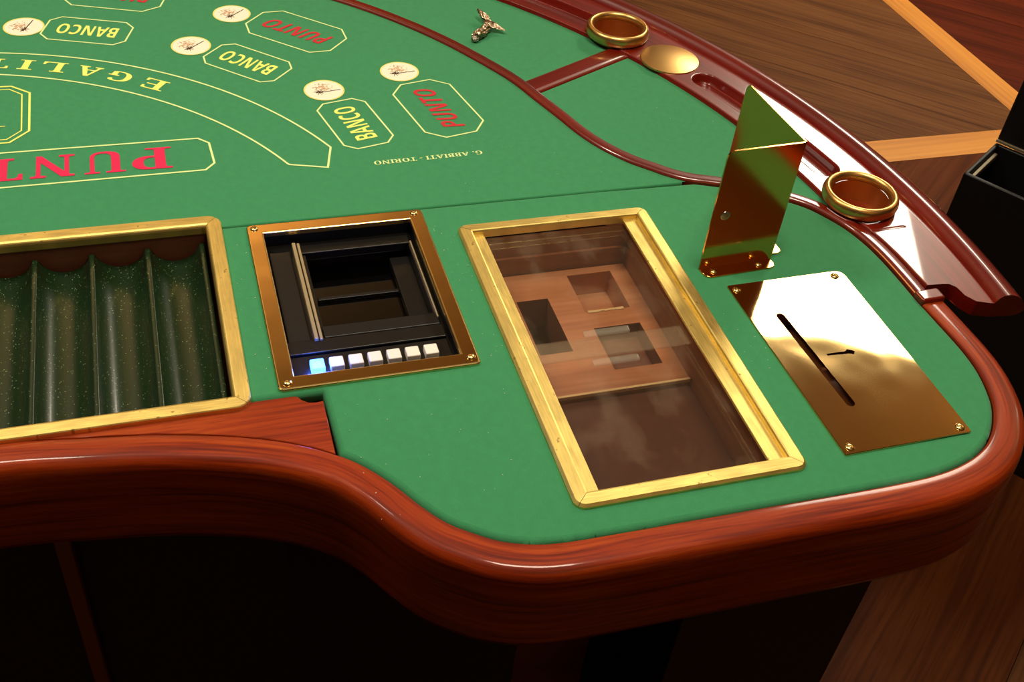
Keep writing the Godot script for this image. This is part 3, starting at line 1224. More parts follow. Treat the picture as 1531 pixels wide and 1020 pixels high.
# ------------------------------------------------------------------ print on the felt
func octagon(c: Vector2, deg: float, w: float, h: float, cut: float) -> PackedVector2Array:
	var d := Vector2(cos(deg_to_rad(deg)), sin(deg_to_rad(deg)))
	var o := Vector2(d.y, -d.x)
	var out := PackedVector2Array()
	for q in [[-1, -1, 0], [-1, -1, 1], [-1, 1, 1], [-1, 1, 0], [1, 1, 0], [1, 1, 1], [1, -1, 1], [1, -1, 0]]:
		var x: float = q[0] * (w * 0.5 - (cut if q[2] == 0 else 0.0))
		var y: float = q[1] * (h * 0.5 - (0.0 if q[2] == 0 else cut))
		out.append(c + d * x + o * y)
	return out


func print_part(felt: Node3D, called: String, st: SurfaceTool, m: Material) -> void:
	put(called, st, m, felt)


func bet_box(felt: Node3D, word: String, c: Vector2, deg: float, big: bool) -> void:
	var y := T + 0.0004
	var d := Vector2(cos(deg_to_rad(deg)), sin(deg_to_rad(deg)))
	var o := Vector2(d.y, -d.x)      # away from the dealer
	var st := begin()
	stroke(st, octagon(c, deg, 0.1156 if big else 0.0940, 0.0690 if big else 0.0548, 0.0168 if big else 0.0107), 0.0019, y, true)
	print_part(felt, "printed_outline", st, M.ink_pale)
	st = begin()
	var w := 0.082 if big else 0.0665
	var h := 0.0235
	var slant := 0.006 if big else 0.0
	lettering(st, word, "Droid Sans", true, y, func(a, b):
		return c + d * (w * (0.5 - a) - slant * (b - 0.5)) + o * (h * (0.5 - b)))
	print_part(felt, "lettering", st, M.ink_red if big else M.ink_yellow)
	var dc := c - d * (0.0855 if big else 0.0) + o * (-0.0068 if big else 0.0)
	if not big:
		dc = c - d * (0.0695 if deg < 20.0 else 0.0735) + o * -0.0045
	medallion(felt, dc, deg)


func medallion(felt: Node3D, c: Vector2, deg: float) -> void:
	var st := begin()
	var y := T + 0.0005
	var n := 40
	var tilt := deg_to_rad(deg)
	for i in n:
		var q := []
		for k in [i, i + 1]:
			var a: float = TAU * k / n
			var uv := Vector2(cos(a), sin(a))
			q.append([Vector3(c.x + uv.rotated(tilt).x * 0.0221, y, c.y + uv.rotated(tilt).y * 0.0221), uv * 0.49 + Vector2(0.5, 0.5)])
		tri(st, Vector3(c.x, y, c.y), q[0][0], q[1][0], Vector3.UP, Vector3.UP, Vector3.UP, Vector2(0.5, 0.5), q[0][1], q[1][1])
	print_part(felt, "medallion", st, M.emblem)


func print_layout(felt: Node3D) -> void:
	var y := T + 0.0004
	bet_box(felt, "BANCO", Vector2(-0.0760, -1.2428), 17.6, false)
	bet_box(felt, "BANCO", Vector2(0.0915, -1.1477), 42.3, false)
	bet_box(felt, "BANCO", Vector2(0.1856, -1.0057), 77.4, false)
	bet_box(felt, "PUNTO", Vector2(-0.0429, -1.3298), 17.9, true)
	bet_box(felt, "PUNTO", Vector2(0.1554, -1.2161), 41.6, true)
	bet_box(felt, "PUNTO", Vector2(0.2798, -1.0245), 78.0, true)
	# curved band
	var co := Vector2(-0.2365, -0.7731)
	var ci := Vector2(-0.2556, -0.7583)
	var line := arc_points(co, 0.4332, -140.0, -26.0, 80)
	line.append(Vector2(0.1441, -0.9273))
	line.append(Vector2(0.1079, -0.9378))
	line.append_array(arc_points(ci, 0.4048, -26.6, -138.0, 80))
	var st := begin()
	stroke(st, line, 0.0022, y, true)
	print_part(felt, "printed_outline", st, M.ink_pale)
	var cm := (co + ci) * 0.5
	var letters := [["E", Vector2(-0.0125, -1.1085)], ["G", Vector2(-0.0470, -1.1300)], ["A", Vector2(-0.0765, -1.1475)], ["L", Vector2(-0.1105, -1.1650)], ["I", Vector2(-0.1390, -1.1715)], ["T", Vector2(-0.1690, -1.1790)], ["E", Vector2(-0.2040, -1.184)]]
	for q in letters:
		var c: Vector2 = cm + (q[1] - cm).normalized() * 0.4190
		var o: Vector2 = (c - cm).normalized()
		var d := Vector2(-o.y, o.x)
		var w := 0.026
		if q[0] == "I":
			w = 0.0155
		var h := 0.0205
		var ls := begin()
		lettering(ls, q[0], "Droid Serif", true, y, func(a, b): return c + d * (w * (0.5 - a)) + o * (h * (0.5 - b)))
		print_part(felt, "lettering", ls, M.ink_yellow)
	# long box with the large red word
	st = begin()
	stroke(st, PackedVector2Array([Vector2(-0.462, -0.988), Vector2(-0.452, -0.9985), Vector2(0.0249, -0.9985), Vector2(0.0350, -0.9886), Vector2(0.0369, -0.9516), Vector2(0.0276, -0.9408), Vector2(-0.452, -0.9360), Vector2(-0.462, -0.946)]), 0.0022, y, true)
	print_part(felt, "printed_outline", st, M.ink_pale)
	var big := [["P", -0.0210, 0.0375], ["U", -0.0645, 0.0375], ["N", -0.1120, 0.0395], ["T", -0.1565, 0.036], ["O", -0.2030, 0.039]]
	for q in big:
		var x: float = q[1]
		var w: float = q[2]
		var ls := begin()
		lettering(ls, q[0], "Droid Serif", true, y, func(a, b): return Vector2(x + w * (0.5 - a), -0.9872 + 0.0375 * b))
		print_part(felt, "lettering", ls, M.ink_scarlet)
	# double-lined box at the left
	st = begin()
	stroke(st, PackedVector2Array([Vector2(-0.30, -1.1264), Vector2(-0.1531, -1.1264), Vector2(-0.1348, -1.1104), Vector2(-0.1340, -1.0357), Vector2(-0.1518, -1.0164), Vector2(-0.30, -1.0164)]), 0.0022, y, false)
	stroke(st, PackedVector2Array([Vector2(-0.30, -1.1203), Vector2(-0.1549, -1.1203), Vector2(-0.1422, -1.1081), Vector2(-0.1412, -1.0370), Vector2(-0.1544, -1.0224), Vector2(-0.30, -1.0224)]), 0.0014, y, false)
	stroke(st, PackedVector2Array([Vector2(-0.30, -1.0470), Vector2(-0.1564, -1.0474)]), 0.0012, y, false)
	print_part(felt, "printed_outline", st, M.ink_yellow)
	# maker's line
	st = begin()
	lettering(st, "G. ABBIATI - TORINO", "Droid Serif", true, y, func(a, b): return Vector2(lerpf(0.3041, 0.1906, a), lerpf(-0.9345, -0.9312, a) + 0.0068 * b))
	print_part(felt, "lettering", st, M.ink_pale)


# ------------------------------------------------------------------ things let into the table
func screw(parent: Node, at: Vector3, rad: float) -> void:
	var st := begin()
	lathe(st, Vector3.ZERO, [[Vector2(rad, -0.0005), Vector2(rad, 0.0003), Vector2(rad * 0.86, 0.0011), Vector2(rad * 0.5, 0.0016), Vector2(rad * 0.28, 0.0017)], [Vector2(rad * 0.28, 0.0017), Vector2(rad * 0.25, 0.0006), Vector2(0.0, 0.0006)]], 20)
	place("screw", st.commit(), M.screw_brass, parent, at)


func chip_tray() -> void:
	var x0 := -0.4534
	var x1 := 0.0332
	var z0 := -0.8590
	var z1 := -0.6088
	var y := T + 0.0012
	var t := node_at("chip_tray", Vector3((x0 + x1) * 0.5, T, (z0 + z1) * 0.5), "empty dark green chip tray with scooped grooves in a brass frame", "tray")
	frame_bars(t, M.brushed_brass, x0, z0, x1, z1, [[0.0, y - 0.001, 0.0125], [0.0002, y + 0.003, 0.0125], [0.0009, y + 0.0038, 0.012], [0.0108, y + 0.0038, 0.0006], [0.0118, y + 0.0036, 0.0005], [0.0128, y + 0.0030, 0.0004], [0.0136, y + 0.0020, 0.0003], [0.0142, y + 0.0002, 0.0003], [0.0142, y - 0.006, 0.0002]])
	# wooden recess round the plastic
	var st := begin()
	var ix0 := x0 + 0.0142
	var ix1 := x1 - 0.0142
	var iz0 := z0 + 0.0136
	var iz1 := z1 - 0.0142
	var rect := PackedVector2Array([Vector2(ix0, iz0), Vector2(ix1, iz0), Vector2(ix1, iz1), Vector2(ix0, iz1)])
	walls_of(st, rect, T - 0.045, y - 0.004, true)
	flat(st, rect, T - 0.045, 1.0)
	put("recess_lining", st, M.dark_wood, t)
	# scooped plastic body
	st = begin()
	var pitch := 0.0475
	var prof := []
	var ridge := 0.0044
	var n := 18
	var xr := 0.0136       # middle of the last ridge
	var yr := T - 0.0135
	for k in range(9, -1, -1):
		var rc := xr - pitch * k
		prof.append([Vector2(rc - ridge * 0.5, yr - 0.0006), Vector2(rc - ridge * 0.36, yr), Vector2(rc + ridge * 0.36, yr), Vector2(rc + ridge * 0.5, yr - 0.0006)])
		if k > 0:
			var g := []
			var half := (pitch - ridge) * 0.5
			for i in n + 1:
				var a := lerpf(-1.0, 1.0, float(i) / n)
				var ang := a * 1.28
				g.append(Vector2(rc + pitch * 0.5 + half * sin(ang) / sin(1.28), yr - 0.0006 - 0.0165 * (cos(ang) - cos(1.28)) / (1.0 - cos(1.28))))
			prof.append(g)
	prof.append([Vector2(xr + ridge * 0.5, yr - 0.0006), Vector2(xr + ridge * 0.5 + 0.0008, yr - 0.02)])
	var za := -0.8425
	var zb := iz1 + 0.001
	var path := PackedVector2Array()
	for i in 13:
		path.append(Vector2(0.0, lerpf(za, zb, i / 12.0)))
	sweep(st, path, prof, false, false)
	# the end wall of the plastic below the scallops
	var outline := PackedVector2Array()
	for sgm in prof:
		for p in sgm:
			if outline.is_empty() or outline[outline.size() - 1].distance_to(p) > 1e-6:
				outline.append(p)
	outline.append(Vector2(xr + 0.003, T - 0.044))
	outline.append(Vector2(outline[0].x, T - 0.044))
	var tix := Geometry2D.triangulate_polygon(outline)
	for i in range(0, tix.size(), 3):
		var q := []
		for k in 3:
			q.append(Vector3(outline[tix[i + k]].x, outline[tix[i + k]].y, za))
		tri(st, q[0], q[1], q[2], Vector3(0, 0, -1), Vector3(0, 0, -1), Vector3(0, 0, -1))
	put("tray_body", st, M.flecked_green_plastic, t)


func card_reader() -> void:
	var x0 := 0.0542
	var x1 := 0.2178
	var z0 := -0.8393
	var z1 := -0.6216
	var y := T + 0.0012
	var t := node_at("card_reader", Vector3((x0 + x1) * 0.5, T, (z0 + z1) * 0.5), "black card reading unit in a polished brass bezel with push buttons", "card reader")
	var st := begin()
	var b := 0.0142
	var loops := [[0.0, y - 0.0005, 0.004], [0.0, y + 0.0018, 0.004], [0.0003, y + 0.0023, 0.004], [0.0009, y + 0.0027, 0.0038], [0.0016, y + 0.0028, 0.0034], [b - 0.0016, y + 0.0028, 0.0005], [b - 0.0009, y + 0.0027, 0.0004], [b - 0.0003, y + 0.0023, 0.0003], [b, y + 0.0016, 0.0003], [b, y - 0.002, 0.0003]]
	var rings := []
	for l in loops:
		rings.append(round_rect(x0 + l[0], z0 + l[0], x1 - l[0], z1 - l[0], [l[2], l[2], l[2], l[2]], 5))
	var edge := begin()
	for li in loops.size() - 1:
		var into := st if li == 4 else edge
		var m: int = rings[li].size()
		for j in m:
			var A: Vector2 = rings[li][j]
			var B: Vector2 = rings[li][(j + 1) % m]
			var C: Vector2 = rings[li + 1][(j + 1) % m]
			var D: Vector2 = rings[li + 1][j]
			var a3 := Vector3(A.x, loops[li][1], A.y)
			var b3 := Vector3(B.x, loops[li][1], B.y)
			var c3 := Vector3(C.x, loops[li + 1][1], C.y)
			var d3 := Vector3(D.x, loops[li + 1][1], D.y)
			var n := (c3 - a3).cross(b3 - d3)
			if n.length_squared() < 1e-20:
				continue
			n = n.normalized()
			var mid := Vector3((x0 + x1) * 0.5, 0, (z0 + z1) * 0.5)
			var want := Vector3.UP
			if absf(n.y) < 0.05:
				want = (a3 - mid) if li == 0 else (mid - a3)
				want.y = 0
			if n.dot(want) < 0.0:
				n = -n
			tri(into, a3, b3, c3, n, n, n)
			tri(into, a3, c3, d3, n, n, n)
	put("bezel", st, M.polished_brass, t)
	put("bezel_edge", edge, M.screw_brass, t)
	for q in [Vector2(0.0610, -0.8325), Vector2(0.2095, -0.8330), Vector2(0.2110, -0.6300), Vector2(0.0620, -0.6285)]:
		screw(t, Vector3(q.x, y + 0.0028, q.y), 0.0036)
	# housing: black walls, a deck with a window cut in it
	st = begin()
	var ix0 := x0 + b
	var ix1 := x1 - b
	var iz0 := z0 + b
	var iz1 := z1 - b
	var rect := PackedVector2Array([Vector2(ix0, iz0), Vector2(ix1, iz0), Vector2(ix1, iz1), Vector2(ix0, iz1)])
	walls_of(st, rect, T - 0.05, y - 0.002, true)
	var win := [0.1025, -0.8165, 0.1985, -0.7000]
	for piece in minus_rects(rect, [win]):
		flat(st, piece, T - 0.012, 1.0)
	var wr := PackedVector2Array([Vector2(win[0], win[1]), Vector2(win[2], win[1]), Vector2(win[2], win[3]), Vector2(win[0], win[3])])
	walls_of(st, wr, T - 0.040, T - 0.012, true)
	put("housing", st, M.black_plastic, t)
	st = begin()
	flat(st, wr, T - 0.032, 1.0)
	flat(st, wr, T - 0.034, -1.0)
	walls_of(st, wr, T - 0.034, T - 0.032)
	put("reader_window", st, M.black_glass, t)
	st = begin()
	rbox(st, Vector3(0.149, T - 0.030, -0.7625), Vector3(0.085, 0.004, 0.0045), 0.0008)
	put("crossbar", st, M.black_satin, t)
	st = begin()
	rbox(st, Vector3(0.1895, T - 0.027, -0.760), Vector3(0.019, 0.008, 0.088), 0.001)
	put("side_ledge", st, M.black_satin, t)
	st = begin()
	rbox(st, Vector3(0.150, T - 0.0145, -0.8135), Vector3(0.102, 0.009, 0.0125), 0.0012)
	put("far_ledge", st, M.black_satin, t)
	st = begin()
	rbox(st, Vector3(0.151, T - 0.0135, -0.697), Vector3(0.100, 0.009, 0.015), 0.0012)
	put("near_ledge", st, M.black_satin, t)
	st = begin()
	rbox(st, Vector3(0.0800, T - 0.0105, -0.745), Vector3(0.019, 0.005, 0.130), 0.001)
	put("side_cover", st, M.black_satin, t)
	# clear acrylic edge at the left: two thin rails
	st = begin()
	rbox(st, Vector3(0.0937, T - 0.0095, -0.7515), Vector3(0.0034, 0.010, 0.1330), 0.0008)
	put("acrylic_rail", st, M.clear_acrylic, t)
	st = begin()
	rbox(st, Vector3(0.0978, T - 0.0100, -0.7515), Vector3(0.0026, 0.009, 0.1330), 0.0008)
	put("acrylic_rail", st, M.clear_acrylic, t)
	st = begin()
	rbox(st, Vector3(0.2003, T - 0.0105, -0.752), Vector3(0.0016, 0.006, 0.110), 0.0005)
	put("acrylic_rail", st, M.clear_acrylic, t)
	# button row
	st = begin()
	rbox(st, Vector3(0.1355, T - 0.0125, -0.6795), Vector3(0.1325, 0.010, 0.016), 0.001)
	put("button_hood", st, M.black_plastic, t)
	st = begin()
	rbox(st, Vector3(0.1355, T - 0.0125, -0.6535), Vector3(0.1325, 0.006, 0.0345), 0.001)
	put("button_strip", st, M.black_plastic, t)
	var bm := box_mesh(Vector3(0.0114, 0.0075, 0.0118), 0.0011)
	for i in 7:
		var at := Vector3(0.0893 + 0.01575 * i, T - 0.0072, -0.6540)
		if i == 0:
			var lb := place("lit_button", bm, M.button_lit, t, at)
			lb.set_meta("label", "blue glowing push button")
			var l := OmniLight3D.new()
			l.name = "button_light"
			l.light_color = Color(0.25, 0.4, 1.0)
			l.light_energy = 0.004
			l.light_size = 0.004
			l.omni_range = 8.0
			l.omni_attenuation = 2.0
			l.shadow_enabled = true
			t.add_child(l)
			l.position = at + Vector3(0, 0.0085, 0) - world_pos(t)
		else:
			place("push_button", bm, M.button_white, t, at)


func glass_box() -> void:
	var x0 := 0.2438
	var x1 := 0.4355
	var z0 := -0.8070
	var z1 := -0.4596
	var y := T + 0.0012
	var t := node_at("cash_box", Vector3((x0 + x1) * 0.5, T, (z0 + z1) * 0.5), "sunken wooden box under smeared sliding glass in a wide brass frame", "box")
	frame_bars(t, M.brushed_brass, x0, z0, x1, z1, [[0.0, y - 0.001, 0.009], [0.0002, y + 0.0022, 0.009], [0.0022, y + 0.0042, 0.0075], [0.0112, y + 0.0048, 0.0005], [0.0125, y + 0.0044, 0.0004], [0.0132, y + 0.0028, 0.0003], [0.0134, y - 0.004, 0.0002]])
	# side rails that the glass slides under
	for q in [[0.2570, 0.2676], [0.4082, 0.4224]]:
		var st := begin()
		var xa: float = q[0]
		var xb: float = q[1]
		rbox(st, Vector3((xa + xb) * 0.5, T - 0.0005, -0.6330), Vector3(xb - xa, 0.0030, 0.322), 0.0006)
		put("glass_rail", st, M.brushed_brass, t)
	# box walls
	var ix0 := 0.2600
	var ix1 := 0.4180
	var iz0 := -0.7930
	var iz1 := -0.4700
	var rect := PackedVector2Array([Vector2(ix0, iz0), Vector2(ix1, iz0), Vector2(ix1, iz1), Vector2(ix0, iz1)])
	var st := begin()
	walls_of(st, rect, T - 0.030, T - 0.004, true)
	put("upper_lining", st, M.lining_wood, t)
	st = begin()
	var lip := PackedVector2Array([Vector2(ix0 + 0.003, iz0 + 0.003), Vector2(ix1 - 0.003, iz0 + 0.003), Vector2(ix1 - 0.003, iz1 - 0.003), Vector2(ix0 + 0.003, iz1 - 0.003)])
	walls_of(st, lip, T - 0.092, T - 0.030, true)
	for piece in minus_rects(rect, [[lip[0].x, lip[0].y, lip[2].x, lip[2].y]]):
		flat(st, piece, T - 0.030, 1.0)
	flat(st, lip, T - 0.090, 1.0)
	flat(st, lip, T - 0.0915, -1.0)
	put("lower_lining", st, M.lining_wood, t)
	# wooden insert with cut-outs in the far half
	var yt := T - 0.050
	var holes := [[0.3520, -0.7795, 0.3975, -0.7235], [0.2915, -0.7500, 0.3228, -0.6745], [0.3520, -0.7005, 0.3985, -0.6440]]
	var ins := PackedVector2Array([Vector2(lip[0].x, -0.7885), Vector2(lip[2].x, -0.7885), Vector2(lip[2].x, -0.6190), Vector2(lip[0].x, -0.6190)])
	st = begin()
	for piece in minus_rects(ins, holes):
		flat(st, piece, yt, 1.0)
	walls_of(st, ins, T - 0.088, yt)
	put("insert_board", st, M.box_wood, t)
	for i in 3:
		var h: Array = holes[i]
		var hp := PackedVector2Array([Vector2(h[0], h[1]), Vector2(h[2], h[1]), Vector2(h[2], h[3]), Vector2(h[0], h[3])])
		st = begin()
		var dp: float = [0.027, 0.036, 0.018][i]
		walls_of(st, hp, yt - dp, yt, true)
		flat(st, hp, yt - dp, 1.0)
		put("cut_out", st, M.box_wood if i == 0 else M.dark_wood, t)
	# worn pale edge of the first cut-out
	st = begin()
	for i in 9:
		rbox(st, Vector3(0.3565 + i * 0.0040, yt + 0.0003, -0.7232 + rng.randf_range(-0.0003, 0.0003)), Vector3(0.0042, 0.0016, 0.0028 + rng.randf_range(-0.0008, 0.0008)), 0.0005)
	put("worn_edge", st, M.raw_wood, t)
	st = begin()
	rbox(st, Vector3((lip[0].x + lip[2].x) * 0.5, yt + 0.001, -0.6180), Vector3(lip[2].x - lip[0].x - 0.001, 0.004, 0.0026), 0.0006)
	put("insert_edge", st, M.raw_wood, t)
	# dark panel that covers the near half just below the insert
	st = begin()
	rbox(st, Vector3((lip[0].x + lip[2].x) * 0.5, yt - 0.008, -0.5440), Vector3(lip[2].x - lip[0].x - 0.001, 0.008, 0.1440), 0.001)
	put("cover_panel", st, M.stained_panel, t)
	# two sliding panes that overlap in the middle
	st = begin()
	rbox(st, Vector3(0.3378, T - 0.0055, -0.7065), Vector3(0.1545, 0.003, 0.1745), 0.0004)
	put("glass_pane", st, M.pane_glass, t)
	st = begin()
	rbox(st, Vector3(0.3378, T - 0.0095, -0.5575), Vector3(0.1545, 0.003, 0.1750), 0.0004)
	put("glass_pane", st, M.pane_glass, t)
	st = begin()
	rbox(st, Vector3(0.3345, T - 0.0070, -0.6325), Vector3(0.1440, 0.0016, 0.0240), 0.0004)  # no real part: film that paints the doubled reflection where the panes overlap
	put("overlap_haze", st, M.overlap_haze_film, t)
	# dusty finger smears on the panes
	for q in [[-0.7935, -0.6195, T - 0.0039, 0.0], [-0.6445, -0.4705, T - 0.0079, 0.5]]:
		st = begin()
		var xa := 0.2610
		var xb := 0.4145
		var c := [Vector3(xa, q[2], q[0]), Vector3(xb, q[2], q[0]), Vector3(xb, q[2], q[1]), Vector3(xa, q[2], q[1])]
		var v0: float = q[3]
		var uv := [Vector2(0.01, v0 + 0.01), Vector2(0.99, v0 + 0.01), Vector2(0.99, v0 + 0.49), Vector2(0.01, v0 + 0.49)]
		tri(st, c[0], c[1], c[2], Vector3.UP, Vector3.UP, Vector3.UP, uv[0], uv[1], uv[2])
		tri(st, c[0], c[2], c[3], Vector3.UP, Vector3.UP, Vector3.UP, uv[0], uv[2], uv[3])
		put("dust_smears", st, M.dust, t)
	for q in [[0.3368, -0.6450, T - 0.0025], [0.3343, -0.6130, T - 0.0062]]:
		st = begin()
		rbox(st, Vector3(q[0], q[2], q[1]), Vector3(0.042, 0.0034, 0.0075), 0.0016)
		put("finger_grip", st, M.acrylic_grip, t)


func drop_plate() -> void:
	var a := Vector2(0.4660, -0.6783)
	var t := node_at("slot_plate", Vector3(0.527, T, -0.5725), "mirror-polished brass plate with a long money slot and four screws", "plate")
	var y0 := T + 0.0013
	var y1 := T + 0.0030
	var bev := 0.0004
	var b := Vector2(0.5862, -0.6798)
	var c := Vector2(0.5882, -0.4672)
	var d := Vector2(0.4700, -0.4662)
	var outline := PackedVector2Array()
	for q in [[a, b, d, 0.002], [b, c, a, 0.010], [c, d, b, 0.003], [d, a, c, 0.002]]:
		var p: Vector2 = q[0]
		var to_next: Vector2 = (q[1] - p).normalized()
		var to_prev: Vector2 = (q[2] - p).normalized()
		var rr: float = q[3]
		for k in 7:
			var s := k / 6.0
			outline.append((p + to_prev * rr).lerp(p, s).lerp(p.lerp(p + to_next * rr, s), s))
	# slots, cut through: strips of the plate between them
	var top: PackedVector2Array = Geometry2D.offset_polygon(outline, -bev)[0]
	var sa := Vector2(0.4963, -0.6290)
	var sb := Vector2(0.5035, -0.5175)
	var sd := (sb - sa).normalized()
	var so := Vector2(sd.y, -sd.x) * 0.0040
	var slot := PackedVector2Array()
	for k in 9:
		slot.append(sa - (sd * cos(PI * k / 8.0 - PI / 2) * 0.004) + so * sin(PI * k / 8.0 - PI / 2))
	for k in 9:
		slot.append(sb + (sd * cos(PI * k / 8.0 - PI / 2) * 0.004) - so * sin(PI * k / 8.0 - PI / 2))
	var key := PackedVector2Array([Vector2(0.5133, -0.5757), Vector2(0.5320, -0.5757), Vector2(0.5345, -0.5778), Vector2(0.5378, -0.5762), Vector2(0.5402, -0.5738), Vector2(0.5375, -0.5705), Vector2(0.5340, -0.5722), Vector2(0.5133, -0.5736)])
	var st := begin()
	# halves of the plate left and right of each slot's middle line, so that the polygons stay simple
	var cutters := [PackedVector2Array([Vector2(0.4, -0.9), Vector2(0.49675, -0.9), sa + Vector2(0.00005, 0), sb + Vector2(0.00005, 0), Vector2(0.50355, -0.3), Vector2(0.4, -0.3)]), PackedVector2Array([Vector2(0.4967, -0.9), Vector2(0.52605, -0.9), Vector2(0.52605, -0.3), Vector2(0.5035, -0.3), sb, sa]), PackedVector2Array([Vector2(0.5260, -0.9), Vector2(0.7, -0.9), Vector2(0.7, -0.3), Vector2(0.5260, -0.3)])]
	for cu in cutters:
		for piece in Geometry2D.intersect_polygons(top, cu):
			for p2 in Geometry2D.clip_polygons(piece, slot):
				for p3 in Geometry2D.clip_polygons(p2, key):
					flat(st, p3, y1, 1.0)
	edge_roll(st, top, [[Vector2(0, y1), Vector2(bev, y1 - bev), Vector2(bev, y0 - 0.0006)]])
	walls_of(st, slot, y1 - 0.0016, y1, true)
	walls_of(st, key, y1 - 0.0016, y1, true)
	put("plate_sheet", st, M.polished_brass, t)
	# the shaft under the slot
	st = begin()
	var shaft := PackedVector2Array([Vector2(0.4900, -0.6335), Vector2(0.5430, -0.6335), Vector2(0.5430, -0.5090), Vector2(0.4900, -0.5090)])
	walls_of(st, shaft, T - 0.014, y1 - 0.0016, true)
	flat(st, shaft, T - 0.014, 1.0)
	put("slot_shaft", st, M.lining_wood, t)
	for q in [Vector2(0.4725, -0.6705), Vector2(0.5752, -0.6725), Vector2(0.5808, -0.4738), Vector2(0.4775, -0.4730)]:
		screw(t, Vector3(q.x, y1, q.y), 0.0040)


func sheet(st: SurfaceTool, poly: PackedVector2Array, origin: Vector3, ex: Vector3, thick: float) -> void:
	# upright sheet: polygon (along ex, height), thickness along its normal
	var nrm := ex.cross(Vector3.UP).normalized()
	var ix := Geometry2D.triangulate_polygon(poly)
	for s in [0.0, 1.0]:
		var n := nrm if s == 1.0 else -nrm
		for i in range(0, ix.size(), 3):
			var q := []
			for k in 3:
				var p := poly[ix[i + k]]
				q.append(origin + ex * p.x + Vector3.UP * p.y + nrm * (thick * s))
			tri(st, q[0], q[1], q[2], n, n, n)
	for i in poly.size():
		var p := poly[i]
		var w := poly[(i + 1) % poly.size()]
		var e := (w - p).normalized()
		var n2 := Vector2(e.y, -e.x)
		if Geometry2D.is_point_in_polygon((p + w) * 0.5 + n2 * 1e-5, poly):
			n2 = -n2
		var n := ex * n2.x + Vector3.UP * n2.y
		var a := origin + ex * p.x + Vector3.UP * p.y
		var b := origin + ex * w.x + Vector3.UP * w.y
		quad(st, a, b, b + nrm * thick, a + nrm * thick, n)


func bracket() -> void:
	var y := T + 0.0012
	var A := Vector3(0.4505, y, -0.7075)
	var B := Vector3(0.5268, y, -0.7112)
	var C := Vector3(0.5205, y, -0.8150)
	var t := node_at("card_holder", Vector3(0.50, y, -0.74), "upright corner holder of bent polished brass sheet beside the glass box", "holder")
	var ef := (B - A).normalized()
	var wf := A.distance_to(B)
	var h := 0.1285
	var st := begin()
	var front := PackedVector2Array([Vector2(0, 0.0), Vector2(wf, 0.0), Vector2(wf, h - 0.001), Vector2(wf - 0.001, h), Vector2(0.006, h), Vector2(0.0025, h - 0.001), Vector2(0.0006, h - 0.0035), Vector2(0, h - 0.007)])
	sheet(st, front, A, ef, 0.0016)
	put("front_sheet", st, M.sheet_brass, t)
	var es := (C - B).normalized()
	var ws := B.distance_to(C)
	st = begin()
	var side := PackedVector2Array([Vector2(0, 0.0), Vector2(ws, 0.0), Vector2(ws, h - 0.006), Vector2(ws - 0.002, h - 0.0015), Vector2(ws - 0.006, h), Vector2(0.0, h)])
	sheet(st, side, B, es, 0.0016)
	put("side_sheet", st, M.sheet_brass, t)
	# feet
	var o := Vector3(-ef.z, 0, ef.x)
	if o.z < 0:
		o = -o
	st = begin()
	var fp := PackedVector2Array()
	for q in [Vector2(0.0, 0.0), Vector2(0.0, 0.006), Vector2(0.0015, 0.0125), Vector2(0.005, 0.0152), Vector2(wf - 0.008, 0.0152), Vector2(wf - 0.003, 0.0135), Vector2(wf - 0.0012, 0.009), Vector2(wf - 0.0018, 0.003), Vector2(wf - 0.004, 0.0)]:
		var w: Vector3 = A + ef * q.x + o * q.y
		fp.append(Vector2(w.x, w.z))
	plate(st, fp, y - 0.0002, y + 0.0016, 0.0004)
	put("foot", st, M.sheet_brass, t)
	var os := Vector3(-es.z, 0, es.x)
	if os.x < 0:
		os = -os
	st = begin()
	var sp := PackedVector2Array()
	for q in [Vector2(0.004, 0.0), Vector2(0.0035, 0.011), Vector2(0.0055, 0.0148), Vector2(0.009, 0.0160), Vector2(ws - 0.008, 0.0160), Vector2(ws - 0.003, 0.013), Vector2(ws - 0.002, 0.0)]:
		var w: Vector3 = B + es * q.x + os * q.y
		sp.append(Vector2(w.x, w.z))
	plate(st, sp, y - 0.0002, y + 0.0016, 0.0004)
	put("foot", st, M.sheet_brass, t)
	for q in [0.0115, 0.0585]:
		var p: Vector3 = A + ef * q + o * 0.0085
		screw(t, p + Vector3(0, 0.0016, 0), 0.0034)
	for q in [0.016, 0.085]:
		var p: Vector3 = B + es * q + os * 0.009
		screw(t, p + Vector3(0, 0.0016, 0), 0.0034)
	# rivet in the front sheet
	st = begin()
	lathe(st, Vector3.ZERO, [[Vector2(0.0046, 0.0), Vector2(0.0046, 0.0003), Vector2(0.0042, 0.0006), Vector2(0.0, 0.0005)]], 24)
	var bas := Basis(ef, -(ef.cross(o)).normalized() if false else Vector3.UP, o)
	place("rivet", st.commit(), M.silver, t, A + ef * 0.0130 + Vector3(0, 0.0600, 0) + o * 0.0016, Basis(Vector3.RIGHT, PI / 2))


